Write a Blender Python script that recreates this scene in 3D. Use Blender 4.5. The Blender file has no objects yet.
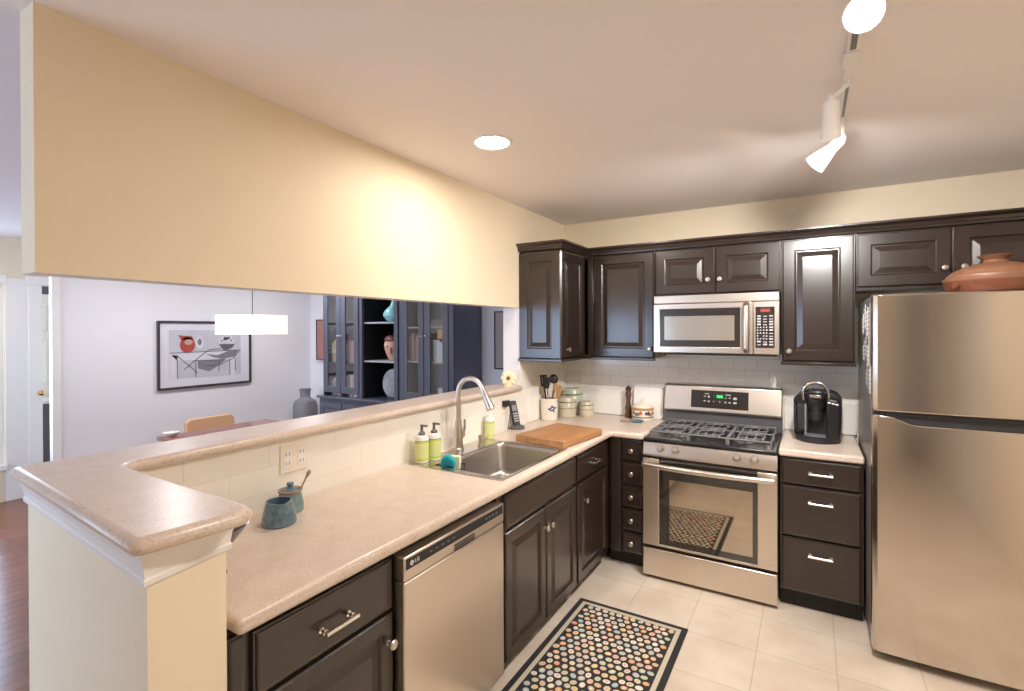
import bpy, bmesh, math, random
from mathutils import Vector, Matrix
random.seed(7)
SC = bpy.context.scene
COL = SC.collection
PI = math.pi

# ------------------------------------------------------------------ camera
cd = bpy.data.cameras.new('camera'); cam = bpy.data.objects.new('camera', cd); COL.objects.link(cam)
yaw, pit, rol = (math.radians(a) for a in (30.892, -0.253, -0.2))
fw = Vector((-math.sin(yaw)*math.cos(pit), math.cos(yaw)*math.cos(pit), math.sin(pit)))
rt = Vector((math.cos(yaw), math.sin(yaw), 0)); up = rt.cross(fw)
r2 = rt*math.cos(rol) + up*math.sin(rol); u2 = up*math.cos(rol) - rt*math.sin(rol)
cam.matrix_world = Matrix(((r2.x, u2.x, -fw.x, 1.791), (r2.y, u2.y, -fw.y, -3.858), (r2.z, u2.z, -fw.z, 1.591), (0, 0, 0, 1)))
cd.sensor_width = 36; cd.lens = 498.863/1024*36; cd.shift_y = -12.941/1024
cd.clip_start = 0.05
SC.camera = cam

# ------------------------------------------------------------------ world, exposure
SC.view_settings.view_transform = 'Standard'; SC.view_settings.look = 'None'
SC.view_settings.gamma = 1; SC.view_settings.use_curve_mapping = False
SC.view_settings.exposure = 0.25
SC.cycles.use_denoising = True
SC.cycles.max_bounces = 10; SC.cycles.diffuse_bounces = 6; SC.cycles.glossy_bounces = 6
SC.cycles.sample_clamp_indirect = 6
w = bpy.data.worlds.new('world'); SC.world = w; w.use_nodes = True
bg = w.node_tree.nodes['Background']; bg.inputs[0].default_value = (0.72, 0.85, 1, 1); bg.inputs[1].default_value = 3.2

def area(name, loc, rot, sx, sy, power, col):
    l = bpy.data.lights.new(name, 'AREA'); l.shape = 'RECTANGLE'; l.size = sx; l.size_y = sy
    l.energy = power; l.color = col
    o = bpy.data.objects.new(name, l); COL.objects.link(o); o.location = loc; o.rotation_euler = rot
    return o
DAY = (0.48, 0.69, 1.0)
# daylight entering by the living room windows (outside their panes)
area('daylight_living', (-2.1, -6.98, 1.25), (PI/2, 0, 0), 3.0, 2.1, 112, DAY)
area('daylight_foyer', (-4.95, -2.65, 1.3), (PI/2, 0, -PI/2), 0.8, 1.6, 30, DAY)
LAMP = {'over_counter': 182, 'middle': 270, 'behind': 16, 'track': 80, 'dining': 190, 'pendant': 5.0}  # middle, behind and dining power added fill lights
WARM = (1, .92, .83); NEUTRAL = (1, .96, .93); COOL = (.93, .95, 1)

# ------------------------------------------------------------------ materials
def mat(name, col, rough=.5, metal=0, coat=0, spec=.5, vary=0, vscale=6, bump=0, bscale=80, emit=None, estr=0, stretch=None):
    m = bpy.data.materials.new(name); m.use_nodes = True
    nt = m.node_tree; b = nt.nodes['Principled BSDF']
    c = tuple(col) + (1,)
    b.inputs['Base Color'].default_value = c
    b.inputs['Roughness'].default_value = rough; b.inputs['Metallic'].default_value = metal
    b.inputs['Coat Weight'].default_value = coat; b.inputs['Coat Roughness'].default_value = .2
    b.inputs['Specular IOR Level'].default_value = spec
    if emit: b.inputs['Emission Color'].default_value = tuple(emit)+(1,); b.inputs['Emission Strength'].default_value = estr
    if vary or bump:
        tc = nt.nodes.new('ShaderNodeTexCoord'); mp = nt.nodes.new('ShaderNodeMapping')
        nt.links.new(tc.outputs['Object'], mp.inputs[0])
        if stretch: mp.inputs['Scale'].default_value = stretch
    if vary:
        n = nt.nodes.new('ShaderNodeTexNoise'); n.inputs['Scale'].default_value = vscale; n.inputs['Detail'].default_value = 4
        nt.links.new(mp.outputs[0], n.inputs['Vector'])
        mx = nt.nodes.new('ShaderNodeMix'); mx.data_type = 'RGBA'
        mx.inputs[6].default_value = tuple(max(0, x*(1-vary)) for x in col)+(1,)
        mx.inputs[7].default_value = tuple(min(1, x*(1+vary)) for x in col)+(1,)
        nt.links.new(n.outputs['Fac'], mx.inputs[0]); nt.links.new(mx.outputs[2], b.inputs['Base Color'])
    if bump:
        n2 = nt.nodes.new('ShaderNodeTexNoise'); n2.inputs['Scale'].default_value = bscale; n2.inputs['Detail'].default_value = 3
        nt.links.new(mp.outputs[0], n2.inputs['Vector'])
        bp = nt.nodes.new('ShaderNodeBump'); bp.inputs['Strength'].default_value = bump; bp.inputs['Distance'].default_value = .002
        nt.links.new(n2.outputs['Fac'], bp.inputs['Height']); nt.links.new(bp.outputs[0], b.inputs['Normal'])
    return m

def speckle(name, base, dark, light, rough):
    m = mat(name, base, rough); nt = m.node_tree; b = nt.nodes['Principled BSDF']
    tc = nt.nodes.new('ShaderNodeTexCoord')
    n = nt.nodes.new('ShaderNodeTexNoise'); n.inputs['Scale'].default_value = 140; n.inputs['Detail'].default_value = 3
    n2 = nt.nodes.new('ShaderNodeTexNoise'); n2.inputs['Scale'].default_value = 14; n2.inputs['Detail'].default_value = 6
    for q in (n, n2): nt.links.new(tc.outputs['Object'], q.inputs['Vector'])
    r = nt.nodes.new('ShaderNodeValToRGB'); e = r.color_ramp
    e.elements[0].position = .34; e.elements[0].color = tuple(dark)+(1,)
    e.elements[1].position = .68; e.elements[1].color = tuple(light)+(1,)
    k = e.elements.new(.44); k.color = tuple(base)+(1,); k = e.elements.new(.6); k.color = tuple(base)+(1,)
    nt.links.new(n.outputs['Fac'], r.inputs[0])
    mx = nt.nodes.new('ShaderNodeMix'); mx.data_type = 'RGBA'; mx.blend_type = 'MULTIPLY'; mx.inputs[0].default_value = .35
    r2_ = nt.nodes.new('ShaderNodeValToRGB'); r2_.color_ramp.elements[0].position = .35; r2_.color_ramp.elements[0].color = (.8, .72, .66, 1)
    r2_.color_ramp.elements[1].position = .65; r2_.color_ramp.elements[1].color = (1, 1, 1, 1)
    nt.links.new(n2.outputs['Fac'], r2_.inputs[0])
    nt.links.new(r.outputs[0], mx.inputs[6]); nt.links.new(r2_.outputs[0], mx.inputs[7]); nt.links.new(mx.outputs[2], b.inputs['Base Color'])
    return m

def bricks(name, plane, c1, c2, mortar, bw, bh, off, shift=(0, 0), msize=.0025, rough=.2, noise=0):
    m = mat(name, c1, rough); nt = m.node_tree; b = nt.nodes['Principled BSDF']
    g = nt.nodes.new('ShaderNodeNewGeometry'); s = nt.nodes.new('ShaderNodeSeparateXYZ'); cb = nt.nodes.new('ShaderNodeCombineXYZ')
    nt.links.new(g.outputs['Position'], s.inputs[0])
    for i, ax in enumerate(plane):
        a = nt.nodes.new('ShaderNodeMath'); a.operation = 'SUBTRACT'; a.inputs[1].default_value = shift[i]
        nt.links.new(s.outputs['XYZ'.index(ax)], a.inputs[0]); nt.links.new(a.outputs[0], cb.inputs[i])
    t = nt.nodes.new('ShaderNodeTexBrick'); t.offset = off; t.squash = 1
    t.inputs['Color1'].default_value = tuple(c1)+(1,); t.inputs['Color2'].default_value = tuple(c2)+(1,); t.inputs['Mortar'].default_value = tuple(mortar)+(1,)
    t.inputs['Scale'].default_value = 1; t.inputs['Mortar Size'].default_value = msize; t.inputs['Mortar Smooth'].default_value = .2
    t.inputs['Brick Width'].default_value = bw; t.inputs['Row Height'].default_value = bh
    nt.links.new(cb.outputs[0], t.inputs['Vector'])
    out = t.outputs['Color']
    if noise:
        n = nt.nodes.new('ShaderNodeTexNoise'); n.inputs['Scale'].default_value = 4.5; n.inputs['Detail'].default_value = 5
        nt.links.new(g.outputs['Position'], n.inputs['Vector'])
        mx = nt.nodes.new('ShaderNodeMix'); mx.data_type = 'RGBA'; mx.blend_type = 'MULTIPLY'; mx.inputs[0].default_value = noise
        rr = nt.nodes.new('ShaderNodeValToRGB'); rr.color_ramp.elements[0].position = .35; rr.color_ramp.elements[0].color = (.72, .62, .54, 1)
        rr.color_ramp.elements[1].position = .62; rr.color_ramp.elements[1].color = (1, 1, 1, 1)
        nt.links.new(n.outputs['Fac'], rr.inputs[0]); nt.links.new(out, mx.inputs[6]); nt.links.new(rr.outputs[0], mx.inputs[7]); out = mx.outputs[2]
    nt.links.new(out, b.inputs['Base Color'])
    bp = nt.nodes.new('ShaderNodeBump'); bp.inputs['Strength'].default_value = .35; bp.inputs['Distance'].default_value = .001; bp.invert = True
    nt.links.new(t.outputs['Fac'], bp.inputs['Height']); nt.links.new(bp.outputs[0], b.inputs['Normal'])
    return m

def glass(name, tint=(1, 1, 1), refl=.5):
    m = bpy.data.materials.new(name); m.use_nodes = True; nt = m.node_tree; nt.nodes.clear()
    o = nt.nodes.new('ShaderNodeOutputMaterial'); mx = nt.nodes.new('ShaderNodeMixShader')
    t = nt.nodes.new('ShaderNodeBsdfTransparent'); t.inputs[0].default_value = tuple(tint)+(1,)
    g = nt.nodes.new('ShaderNodeBsdfGlossy'); g.inputs['Roughness'].default_value = .02
    f = nt.nodes.new('ShaderNodeFresnel'); f.inputs[0].default_value = 1.45
    ml = nt.nodes.new('ShaderNodeMath'); ml.operation = 'MULTIPLY'; ml.inputs[1].default_value = refl
    nt.links.new(f.outputs[0], ml.inputs[0]); nt.links.new(ml.outputs[0], mx.inputs[0])
    nt.links.new(t.outputs[0], mx.inputs[1]); nt.links.new(g.outputs[0], mx.inputs[2]); nt.links.new(mx.outputs[0], o.inputs[0])
    return m

M = {}
M['cream'] = mat('cream_paint', (.83, .72, .54), .6, vary=.02)
M['white'] = mat('white_paint', (.82, .79, .77), .55)
M['trim'] = mat('trim_paint', (.84, .81, .77), .35)
M['dining'] = mat('dining_paint', (.80, .77, .77), .6)
M['ceil'] = mat('ceiling_paint', (.85, .80, .795), .8)
M['cab'] = mat('espresso_lacquer', (.024, .014, .011), .29, coat=.68, spec=.42, vary=.15, vscale=3)
M['cabin'] = mat('toe_kick_black', (.012, .009, .008), .6)  # near-black colour of the toe kicks
M['counter'] = speckle('beige_composite', (.70, .59, .50), (.58, .45, .36), (.76, .66, .58), .3)
M['floor'] = bricks('floor_tile', 'XY', (.69, .60, .50), (.66, .57, .47), (.53, .45, .37), .335, .335, 0, (1.225, -1.13), .003, .3, .40)
M['tileY'] = bricks('subway_tile_back', 'XZ', (.86, .83, .80), (.84, .81, .78), (.68, .65, .62), .152, .080, .5, (.03, .985), .002, .15)
M['tileX'] = bricks('subway_tile_side', 'YZ', (.88, .84, .77), (.87, .83, .76), (.80, .76, .69), .305, .1, .5, (-3.0, .97), .002, .2)
M['slab'] = mat('white_splash_slab', (.88, .85, .80), .25)
M['wood'] = bricks('hardwood_boards', 'YX', (.23, .075, .034), (.19, .058, .025), (.09, .03, .014), 1.1, .083, .35, (0, 0), .0015, .18, .5)
M['steel'] = mat('brushed_steel', (.60, .545, .495), .15, 1, bump=.012, bscale=1, stretch=(6, 6, 900))
M['steel2'] = mat('brushed_steel_flat', (.72, .65, .58), .30, 1, bump=.025, bscale=1, stretch=(6, 6, 700))
M['sink'] = mat('satin_steel', (.60, .57, .54), .24, 1)
M['nickel'] = mat('satin_nickel', (.62, .57, .52), .28, 1)
M['chrome'] = mat('chrome', (.82, .80, .78), .12, 1)
M['black'] = mat('black_enamel', (.010, .010, .012), .3)
M['blackm'] = mat('matte_black', (.018, .018, .02), .5)
M['iron'] = mat('cast_iron', (.17, .17, .175), .42)
M['ovenglass'] = mat('oven_glass', (.012, .010, .010), .06, coat=1, spec=.9)
M['ovenwin'] = mat('oven_window', (.50, .44, .37), .04, metal=1)
M['grayplastic'] = mat('grey_plastic', (.20, .20, .21), .4)
M['darkgray'] = mat('dark_grey_case', (.10, .10, .105), .4)
M['whitep'] = mat('white_plastic', (.85, .83, .80), .35)
M['ivory'] = mat('ivory_plate', (.86, .79, .66), .4)
M['terra'] = mat('terracotta_glaze', (.13, .040, .018), .35, coat=.3, vary=.2, vscale=12)
M['terral'] = mat('terracotta_light', (.19, .085, .045), .5, vary=.2, vscale=14)
M['lamp'] = mat('lamp_lens', (1, 1, 1), .5, emit=(1, .90, .79), estr=LAMP['over_counter'])
M['fillb'] = mat('fill_lens_behind', (1, 1, 1), .5, emit=(1, .93, .86), estr=LAMP['behind'])
M['fillm'] = mat('fill_lens_middle', (1, 1, 1), .5, emit=(1, .94, .89), estr=LAMP['middle'])
M['filld'] = mat('fill_lens_dining', (1, 1, 1), .5, emit=(.93, .95, 1), estr=LAMP['dining'])
M['lampt'] = mat('track_lens', (1, 1, 1), .5, emit=(1, .93, .86), estr=LAMP['track'])
M['shade'] = mat('lit_linen_shade', (.9, .86, .78), .8, emit=(1, .94, .86), estr=LAMP['pendant']*.16)
M['blue'] = mat('blue_pottery', (.11, .19, .25), .3, coat=.5, vary=.85, vscale=45)
M['blue2'] = mat('teal_pottery', (.17, .27, .27), .3, coat=.5, vary=.4, vscale=24)
M['clay'] = mat('bare_clay', (.36, .27, .20), .6)
M['sage'] = mat('sage_stoneware', (.50, .52, .40), .35, coat=.4, vary=.18, vscale=18)
M['sand'] = mat('sand_stoneware', (.60, .53, .40), .4, coat=.3, vary=.15, vscale=18)
M['olive'] = mat('olive_band', (.20, .22, .15), .4)
M['crock'] = mat('white_crockery', (.82, .76, .66), .3, coat=.4)
M['cobalt'] = mat('cobalt_glaze', (.05, .07, .20), .3)
M['maple'] = mat('butcher_block', (.42, .205, .085), .45, vary=.4, vscale=3, stretch=(9, 1.0, 9))
M['maple2'] = mat('butcher_block_end', (.44, .235, .105), .5, vary=.55, vscale=22)
M['spoonwood'] = mat('spoon_wood', (.50, .29, .13), .6, vary=.15)
M['mill'] = mat('dark_walnut', (.09, .03, .017), .25, coat=.5)
M['soap'] = mat('green_soap', (.60, .66, .16), .15, coat=.5)
M['label'] = mat('pale_label', (.66, .71, .30), .4)
M['pump'] = mat('grey_pump', (.16, .14, .13), .4)
M['teal'] = mat('teal_plastic', (.0, .42, .46), .35)
M['teal2'] = mat('dark_teal_bristle', (.0, .22, .30), .6)
M['foam'] = mat('cream_sponge', (.80, .76, .58), .9, bump=.5, bscale=200)
M['yellow'] = mat('pale_yellow_petal', (.88, .76, .48), .5)
M['brown'] = mat('brown_centre', (.22, .10, .03), .7)
M['bowl'] = mat('dark_bowl_glaze', (.10, .075, .07), .25, coat=.5)
M['rug'] = mat('rug_black', (.022, .020, .020), .9, bump=.4, bscale=400)
M['rugb'] = mat('rug_beige', (.52, .46, .36), .9)
RUGC = [mat('rug_dot_'+n, c, .9) for n, c in (('cream', (.68, .58, .42)), ('tan', (.60, .43, .28)), ('peach', (.72, .44, .28)), ('grey', (.48, .48, .44)),
        ('sage', (.52, .54, .36)), ('orange', (.70, .32, .14)), ('yellow', (.68, .54, .24)), ('pale', (.72, .66, .56)), ('rose', (.66, .40, .34)), ('blue', (.38, .46, .50)))]
M['tablewood'] = mat('cherry_table', (.26, .07, .035), .18, coat=.4, vary=.15, stretch=(1, 8, 1))
M['tan'] = mat('tan_leather', (.62, .36, .20), .5, vary=.05)
M['vase'] = mat('grey_stoneware', (.22, .21, .22), .5, vary=.2, vscale=10)
M['hutch'] = mat('slate_lacquer', (.085, .092, .125), .28, coat=.4)
M['hutchin'] = mat('hutch_interior_tan', (.62, .53, .46), .6)
M['hutchblk'] = mat('hutch_interior_black', (.008, .008, .009), .7)
M['shelfgrey'] = mat('shelf_edge_grey', (.36, .37, .40), .4)
M['glass'] = glass('clear_glass', (.97, .97, .97), .45)
M['tankglass'] = glass('smoked_tank', (.55, .55, .58), 1.0)
M['frame'] = mat('picture_frame_dark', (.045, .038, .04), .35)
M['mat'] = mat('picture_mount', (.86, .83, .84), .7)
M['printg'] = mat('print_grey', (.66, .65, .67), .7, vary=.12, vscale=8)
M['printd'] = mat('print_charcoal', (.14, .13, .14), .7)
M['printm'] = mat('print_mid_grey', (.27, .25, .27), .7)
M['printl'] = mat('print_pale', (.82, .80, .81), .7)
M['printr'] = mat('print_red', (.55, .09, .06), .7, vary=.2, vscale=30)
M['printp'] = mat('print_peach', (.62, .42, .30), .7)
M['turq'] = mat('turquoise_glaze', (.22, .55, .58), .25, coat=.5, vary=.15)
M['face'] = mat('pink_terracotta', (.60, .34, .25), .5, vary=.1)
M['facedark'] = mat('dark_red_hair', (.14, .03, .025), .5)
M['stone'] = mat('grey_carved_stone', (.36, .36, .37), .7, vary=.5, vscale=20, bump=.5, bscale=40)
M['brass'] = mat('brass', (.55, .33, .10), .25, 1)
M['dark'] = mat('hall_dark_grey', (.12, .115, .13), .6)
M['green'] = mat('green_display', (.0, .02, .0), .3, emit=(.05, 1, .15), estr=1.6)
M['red'] = mat('red_display', (.05, .0, .0), .3, emit=(1, .16, .14), estr=.55)
M['btn'] = mat('button_print', (.42, .41, .42), .5)
M['paper'] = mat('paper_white', (.80, .78, .76), .7)
M['papg'] = mat('paper_grey', (.36, .34, .34), .7)
M['redbrown'] = mat('painted_red_brown', (.40, .18, .15), .7, vary=.3)
M['taupe'] = mat('taupe_canvas', (.40, .34, .30), .7, vary=.15)
M['daypane'] = glass('window_pane', (.99, .99, 1), .25)

# ------------------------------------------------------------------ mesh helpers
class MB:
    def __init__(s): s.bm = bmesh.new(); s.mi = 0
    def face(s, vs):
        try:
            f = s.bm.faces.new(vs); f.material_index = s.mi; return f
        except ValueError: return None
    def box(s, x0, x1, y0, y1, z0, z1):
        v = [s.bm.verts.new(p) for p in ((x0,y0,z0),(x1,y0,z0),(x1,y1,z0),(x0,y1,z0),(x0,y0,z1),(x1,y0,z1),(x1,y1,z1),(x0,y1,z1))]
        for f in ((3,2,1,0),(4,5,6,7),(0,1,5,4),(1,2,6,5),(2,3,7,6),(3,0,4,7)): s.face([v[i] for i in f])
        return s
    def prism(s, poly, a0, a1, ax='z'):
        """poly in the plane across ax, extruded a0..a1 along ax"""
        def P(u, v, w): return {'z': (u, v, w), 'y': (u, w, v), 'x': (w, u, v)}[ax]
        A = [s.bm.verts.new(P(u, v, a0)) for u, v in poly]; B = [s.bm.verts.new(P(u, v, a1)) for u, v in poly]
        n = len(poly)
        s.face(A[::-1]); s.face(B)
        for i in range(n): s.face([A[i], A[(i+1) % n], B[(i+1) % n], B[i]])
        return s
    def cells(s, us, vs, keep, w0, w1, ax):
        def P(u, v, w): return {'z': (u, v, w), 'y': (u, w, v), 'x': (w, u, v)}[ax]
        C = {}
        def V(i, j, k):
            if (i, j, k) not in C: C[(i, j, k)] = s.bm.verts.new(P(us[i], vs[j], (w0, w1)[k]))
            return C[(i, j, k)]
        K = {(i, j) for i in range(len(us)-1) for j in range(len(vs)-1) if keep((us[i]+us[i+1])/2, (vs[j]+vs[j+1])/2)}
        for i, j in K:
            s.face([V(i,j,1), V(i+1,j,1), V(i+1,j+1,1), V(i,j+1,1)]); s.face([V(i,j+1,0), V(i+1,j+1,0), V(i+1,j,0), V(i,j,0)])
            for (di, dj, a, b) in ((-1,0,(i,j+1),(i,j)), (1,0,(i+1,j),(i+1,j+1)), (0,-1,(i,j),(i+1,j)), (0,1,(i+1,j+1),(i,j+1))):
                if (i+di, j+dj) not in K: s.face([V(*a,0), V(*b,0), V(*b,1), V(*a,1)])
        return s
    def rings(s, w, h, rings, x0=0, z0=0, close_back=True):
        """stepped rectangular panel in XZ facing -Y: rings of (inset, y)"""
        prev = None; first = None
        for ins, y in rings:
            cur = [s.bm.verts.new(p) for p in ((x0+ins,y,z0+ins),(x0+w-ins,y,z0+ins),(x0+w-ins,y,z0+h-ins),(x0+ins,y,z0+h-ins))]
            if prev:
                for i in range(4): s.face([prev[i], prev[(i+1)%4], cur[(i+1)%4], cur[i]])
            else: first = cur
            prev = cur
        s.face(prev)
        if close_back: s.face(first[::-1])
        return s
    def lathe(s, prof, c=(0,0,0), seg=28, ax='z', sx=1, sy=1, cap=True, a0=0, a1=2*PI):
        full = abs(a1-a0-2*PI) < 1e-6
        n = seg if full else seg+1
        R = []
        for r, z in prof:
            ring = []
            for i in range(n):
                a = a0+(a1-a0)*i/seg
                u, v = r*math.cos(a)*sx, r*math.sin(a)*sy
                p = {'z': (u, v, z), 'y': (u, z, v), 'x': (z, u, v)}[ax]
                ring.append(s.bm.verts.new((c[0]+p[0], c[1]+p[1], c[2]+p[2])))
            R.append(ring)
        for k in range(len(R)-1):
            for i in range(seg):
                j = (i+1) % n
                s.face([R[k][i], R[k][j], R[k+1][j], R[k+1][i]])
        if cap and full:
            s.face(R[0][::-1]); s.face(R[-1])
        return s
    def tube(s, pts, rad, seg=12, cap=True):
        pts = [Vector(p) for p in pts]; n = len(pts)
        rr = rad if isinstance(rad, (list, tuple)) else [rad]*n
        prev_n = None; R = []
        for i, p in enumerate(pts):
            t = (pts[min(i+1, n-1)]-pts[max(i-1, 0)]).normalized()
            if prev_n is None:
                a = Vector((0,0,1)) if abs(t.z) < .9 else Vector((1,0,0))
                nn = t.cross(a).normalized()
            else: nn = (prev_n - t*prev_n.dot(t)).normalized()
            b = t.cross(nn); prev_n = nn
            R.append([s.bm.verts.new(p+(nn*math.cos(2*PI*k/seg)+b*math.sin(2*PI*k/seg))*rr[i]) for k in range(seg)])
        for i in range(n-1):
            for k in range(seg): s.face([R[i][k], R[i][(k+1)%seg], R[i+1][(k+1)%seg], R[i+1][k]])
        if cap: s.face(R[0][::-1]); s.face(R[-1])
        return s
    def ball(s, c, r, seg=16, sx=1, sy=1, sz=1):
        n = seg//2
        prof = [(max(1e-4, r*math.sin(PI*i/n)), -r*math.cos(PI*i/n)*sz) for i in range(n+1)]
        return s.lathe(prof, c, seg, sx=sx, sy=sy)
    def xform(s, mtx): bmesh.ops.transform(s.bm, matrix=mtx, verts=s.bm.verts); return s
    def obj(s, name, m, parent=None, bevel=0, bseg=2, smooth=True, loc=None, rot=None, angle=35):
        bmesh.ops.recalc_face_normals(s.bm, faces=s.bm.faces)
        me = bpy.data.meshes.new(name); s.bm.to_mesh(me); s.bm.free()
        for x in (m if isinstance(m, (list, tuple)) else [m]): me.materials.append(M[x] if isinstance(x, str) else x)
        if smooth:
            for p in me.polygons: p.use_smooth = True
            me.set_sharp_from_angle(angle=math.radians(angle))
        o = bpy.data.objects.new(name, me); COL.objects.link(o)
        if parent: o.parent = parent
        if loc: o.location = loc
        if rot: o.rotation_euler = rot
        if bevel:
            b = o.modifiers.new('bevel', 'BEVEL'); b.width = bevel; b.segments = bseg; b.limit_method = 'ANGLE'; b.angle_limit = math.radians(40)
            b.harden_normals = False
        return o

def thing(name, label, cat, loc=(0,0,0), rz=0, group=None):
    o = bpy.data.objects.new(name, None); COL.objects.link(o); o.location = loc; o.rotation_euler = (0,0,rz)
    o.empty_display_size = .1
    return tag(o, label, cat, group)
def tag(o, label, cat, group=None):
    o['label'] = label; o['category'] = cat
    if group: o['group'] = group
    return o
def struct(o): o['kind'] = 'structure'; return o
def share(o, parent, loc, rot=None):
    c = o.copy(); COL.objects.link(c); c.parent = parent; c.location = loc
    if rot is not None: c.rotation_euler = rot
    return c
def text(name, body, size, m, parent, loc, rot, depth=.0005):
    cu = bpy.data.curves.new(name, 'FONT'); cu.body = body; cu.size = size; cu.extrude = depth
    cu.align_x = 'CENTER'; cu.align_y = 'CENTER'
    o = bpy.data.objects.new(name+'_curve', cu); COL.objects.link(o)
    dg = bpy.context.evaluated_depsgraph_get(); dg.update()
    me = bpy.data.meshes.new_from_object(o.evaluated_get(dg)); bpy.data.objects.remove(o)
    me.materials.clear(); me.materials.append(M[m])
    t = bpy.data.objects.new(name, me); COL.objects.link(t); t.parent = parent; t.location = loc; t.rotation_euler = rot
    return t

# ------------------------------------------------------------------ setting
H = 2.48
YJ, YN, TW = -.763, -3.364, .10      # jamb, free end of the header, wall thickness
XW, XF = -3.8, -4.7                   # picture wall, foyer wall
struct(MB().cells([0, 2.98], [-5.5, 0.02], lambda u, v: True, -.05, 0, 'z').obj('floor', 'floor', smooth=False))
struct(MB().cells([-6.4, -3.8, -.0], [-6.9, .5], lambda u, v: True, -.05, 0, 'z').obj('floor_dining', 'wood', smooth=False))
struct(MB().box(0, 2.98, -6.9, -5.5, -.05, 0).obj('floor_rear', 'wood', smooth=False))
struct(MB().box(-6.4, 3.05, -6.9, .5, H, H+.08).obj('ceiling', 'ceil', smooth=False))
struct(MB().box(0, 3.05, 0, .12, 0, H).obj('wall_back', 'cream', smooth=False))
struct(MB().box(2.95, 3.05, -6.9, -.001, 0, H).obj('wall_right', 'cream', smooth=False))
# half wall, pier and header between kitchen and dining room: one wall with an opening
mb = MB().cells([YN, -3.2, YJ], [0, 1.16, 1.752, H],
                lambda u, v: not 1.16 < v < 1.752 and not (u < -3.2 and v < 1.2), -TW, 0, 'x')
o = mb.obj('wall_left', ['white', 'cream'], smooth=False)
for p in o.data.polygons:
    if p.normal.x > .5 or (p.normal.y < -.5 and p.center.y < -3): p.material_index = 1
struct(o)
o = MB().box(-.135, 0, YJ, .37, 0, H).obj('wall_pier', ['white', 'cream'], smooth=False)
for p in o.data.polygons:
    if p.normal.x > .5: p.material_index = 1
struct(o)
# end return of the peninsula (very slightly out of square, as measured)
EA, EB, EC, ED = (-.212, -3.325), (.656, -3.381), (.627, -3.208), (-.2, -3.2)
mb = MB().prism([EA, EB, EC, ED], 0, 1.163)
o = mb.obj('wall_end', ['white', 'cream'], smooth=False)
for p in o.data.polygons:
    p.material_index = 1
struct(o)
def grow(poly, d):
    n = len(poly); out = []
    for i in range(n):
        p0, p1, p2 = Vector(poly[i-1]), Vector(poly[i]), Vector(poly[(i+1) % n])
        a, b = (p1-p0).normalized(), (p2-p1).normalized()
        na, nb = Vector((a.y, -a.x)), Vector((b.y, -b.x))
        k = (na+nb); k = k/k.dot(na)
        out.append(tuple(p1+k*d))
    return out
mb = MB()
base = [EA, EB, EC, ED]
zs = [(1.082, .003), (1.088, .009), (1.098, .010), (1.102, .007), (1.125, .010), (1.143, .017), (1.150, .021), (1.163, .021)]
prev = None
for z, d in zs:
    ring = [mb.bm.verts.new((x, y, z)) for x, y in grow(base, d)]
    if prev:
        for i in range(4): mb.face([prev[i], prev[(i+1)%4], ring[(i+1)%4], ring[i]])
    else: mb.face(ring[::-1])
    prev = ring
mb.face(prev)
struct(mb.obj('trim_1', 'trim', smooth=False))
# dining side
struct(MB().box(XW, 0, .3705, .48, 0, H).obj('wall_far', 'dining', smooth=False))
struct(MB().box(XW-.05, XW, -2.20, .48, 0, H).obj('wall_dining', 'dining', smooth=False))
struct(MB().box(XW-.055, XW+.012, -2.213, -2.155, 0, H).obj('trim_2', 'trim', bevel=.003))
mb = MB().cells([-6.9, -3.0, -2.29, -2.02, -1.2, .5], [0, .35, 2.05, H],
                lambda u, v: not (-3.0 < u < -2.29 and .35 < v < 2.05) and not (-2.02 < u < -1.2 and v < 2.05), XF-.12, XF, 'x')
struct(mb.obj('wall_foyer', 'cream', smooth=False))
# white panelling and casings of the foyer wall
struct(MB().box(XF, XF+.012, -2.285, -2.11, 0, 2.10).obj('trim_3', 'trim', bevel=.003))
mb = MB().box(XF, XF+.028, -2.125, -2.025, 0, 2.05).box(XF, XF+.028, -1.205, -1.10, 0, 2.05).box(XF, XF+.032, -2.14, -1.09, 2.05, 2.13)
t4 = struct(mb.obj('trim_4', 'trim', bevel=.006))
MB().ball((XF+.06, -2.045, .995), .026, 14).tube([(XF+.028, -2.045, .995), (XF+.06, -2.045, .995)], .010, 10).obj('latch_knob', 'brass', t4)
mb = MB().box(XF, XF+.025, -3.08, -2.275, 2.05, 2.13).box(XF, XF+.025, -3.08, -3.0, .35, 2.05).box(XF, XF+.04, -3.1, -2.28, .3, .35)
struct(mb.obj('trim_5', 'trim', bevel=.004))
# front (living room) wall with the wide windows, rear kitchen wall with a white door
mb = MB().cells([-6.4, -3.5, -.7, 2.98], [0, .3, 2.2, H], lambda u, v: not (-3.5 < u < -.7 and .3 < v < 2.2), -6.95, -6.85, 'y')
struct(mb.obj('wall_front', 'white', smooth=False))
struct(MB().cells([-.5, -.34, .5, 2.30, 2.88, 2.95], [0, 2.05, H], lambda u, v: not ((-.34 < u < .5 or 2.3 < u < 2.88) and v < 2.05), -5.6, -5.5, 'y').obj('wall_rear', 'cream', smooth=False))  # right-hand opening added out of view as a dark band in the refrigerator's reflection

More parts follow.
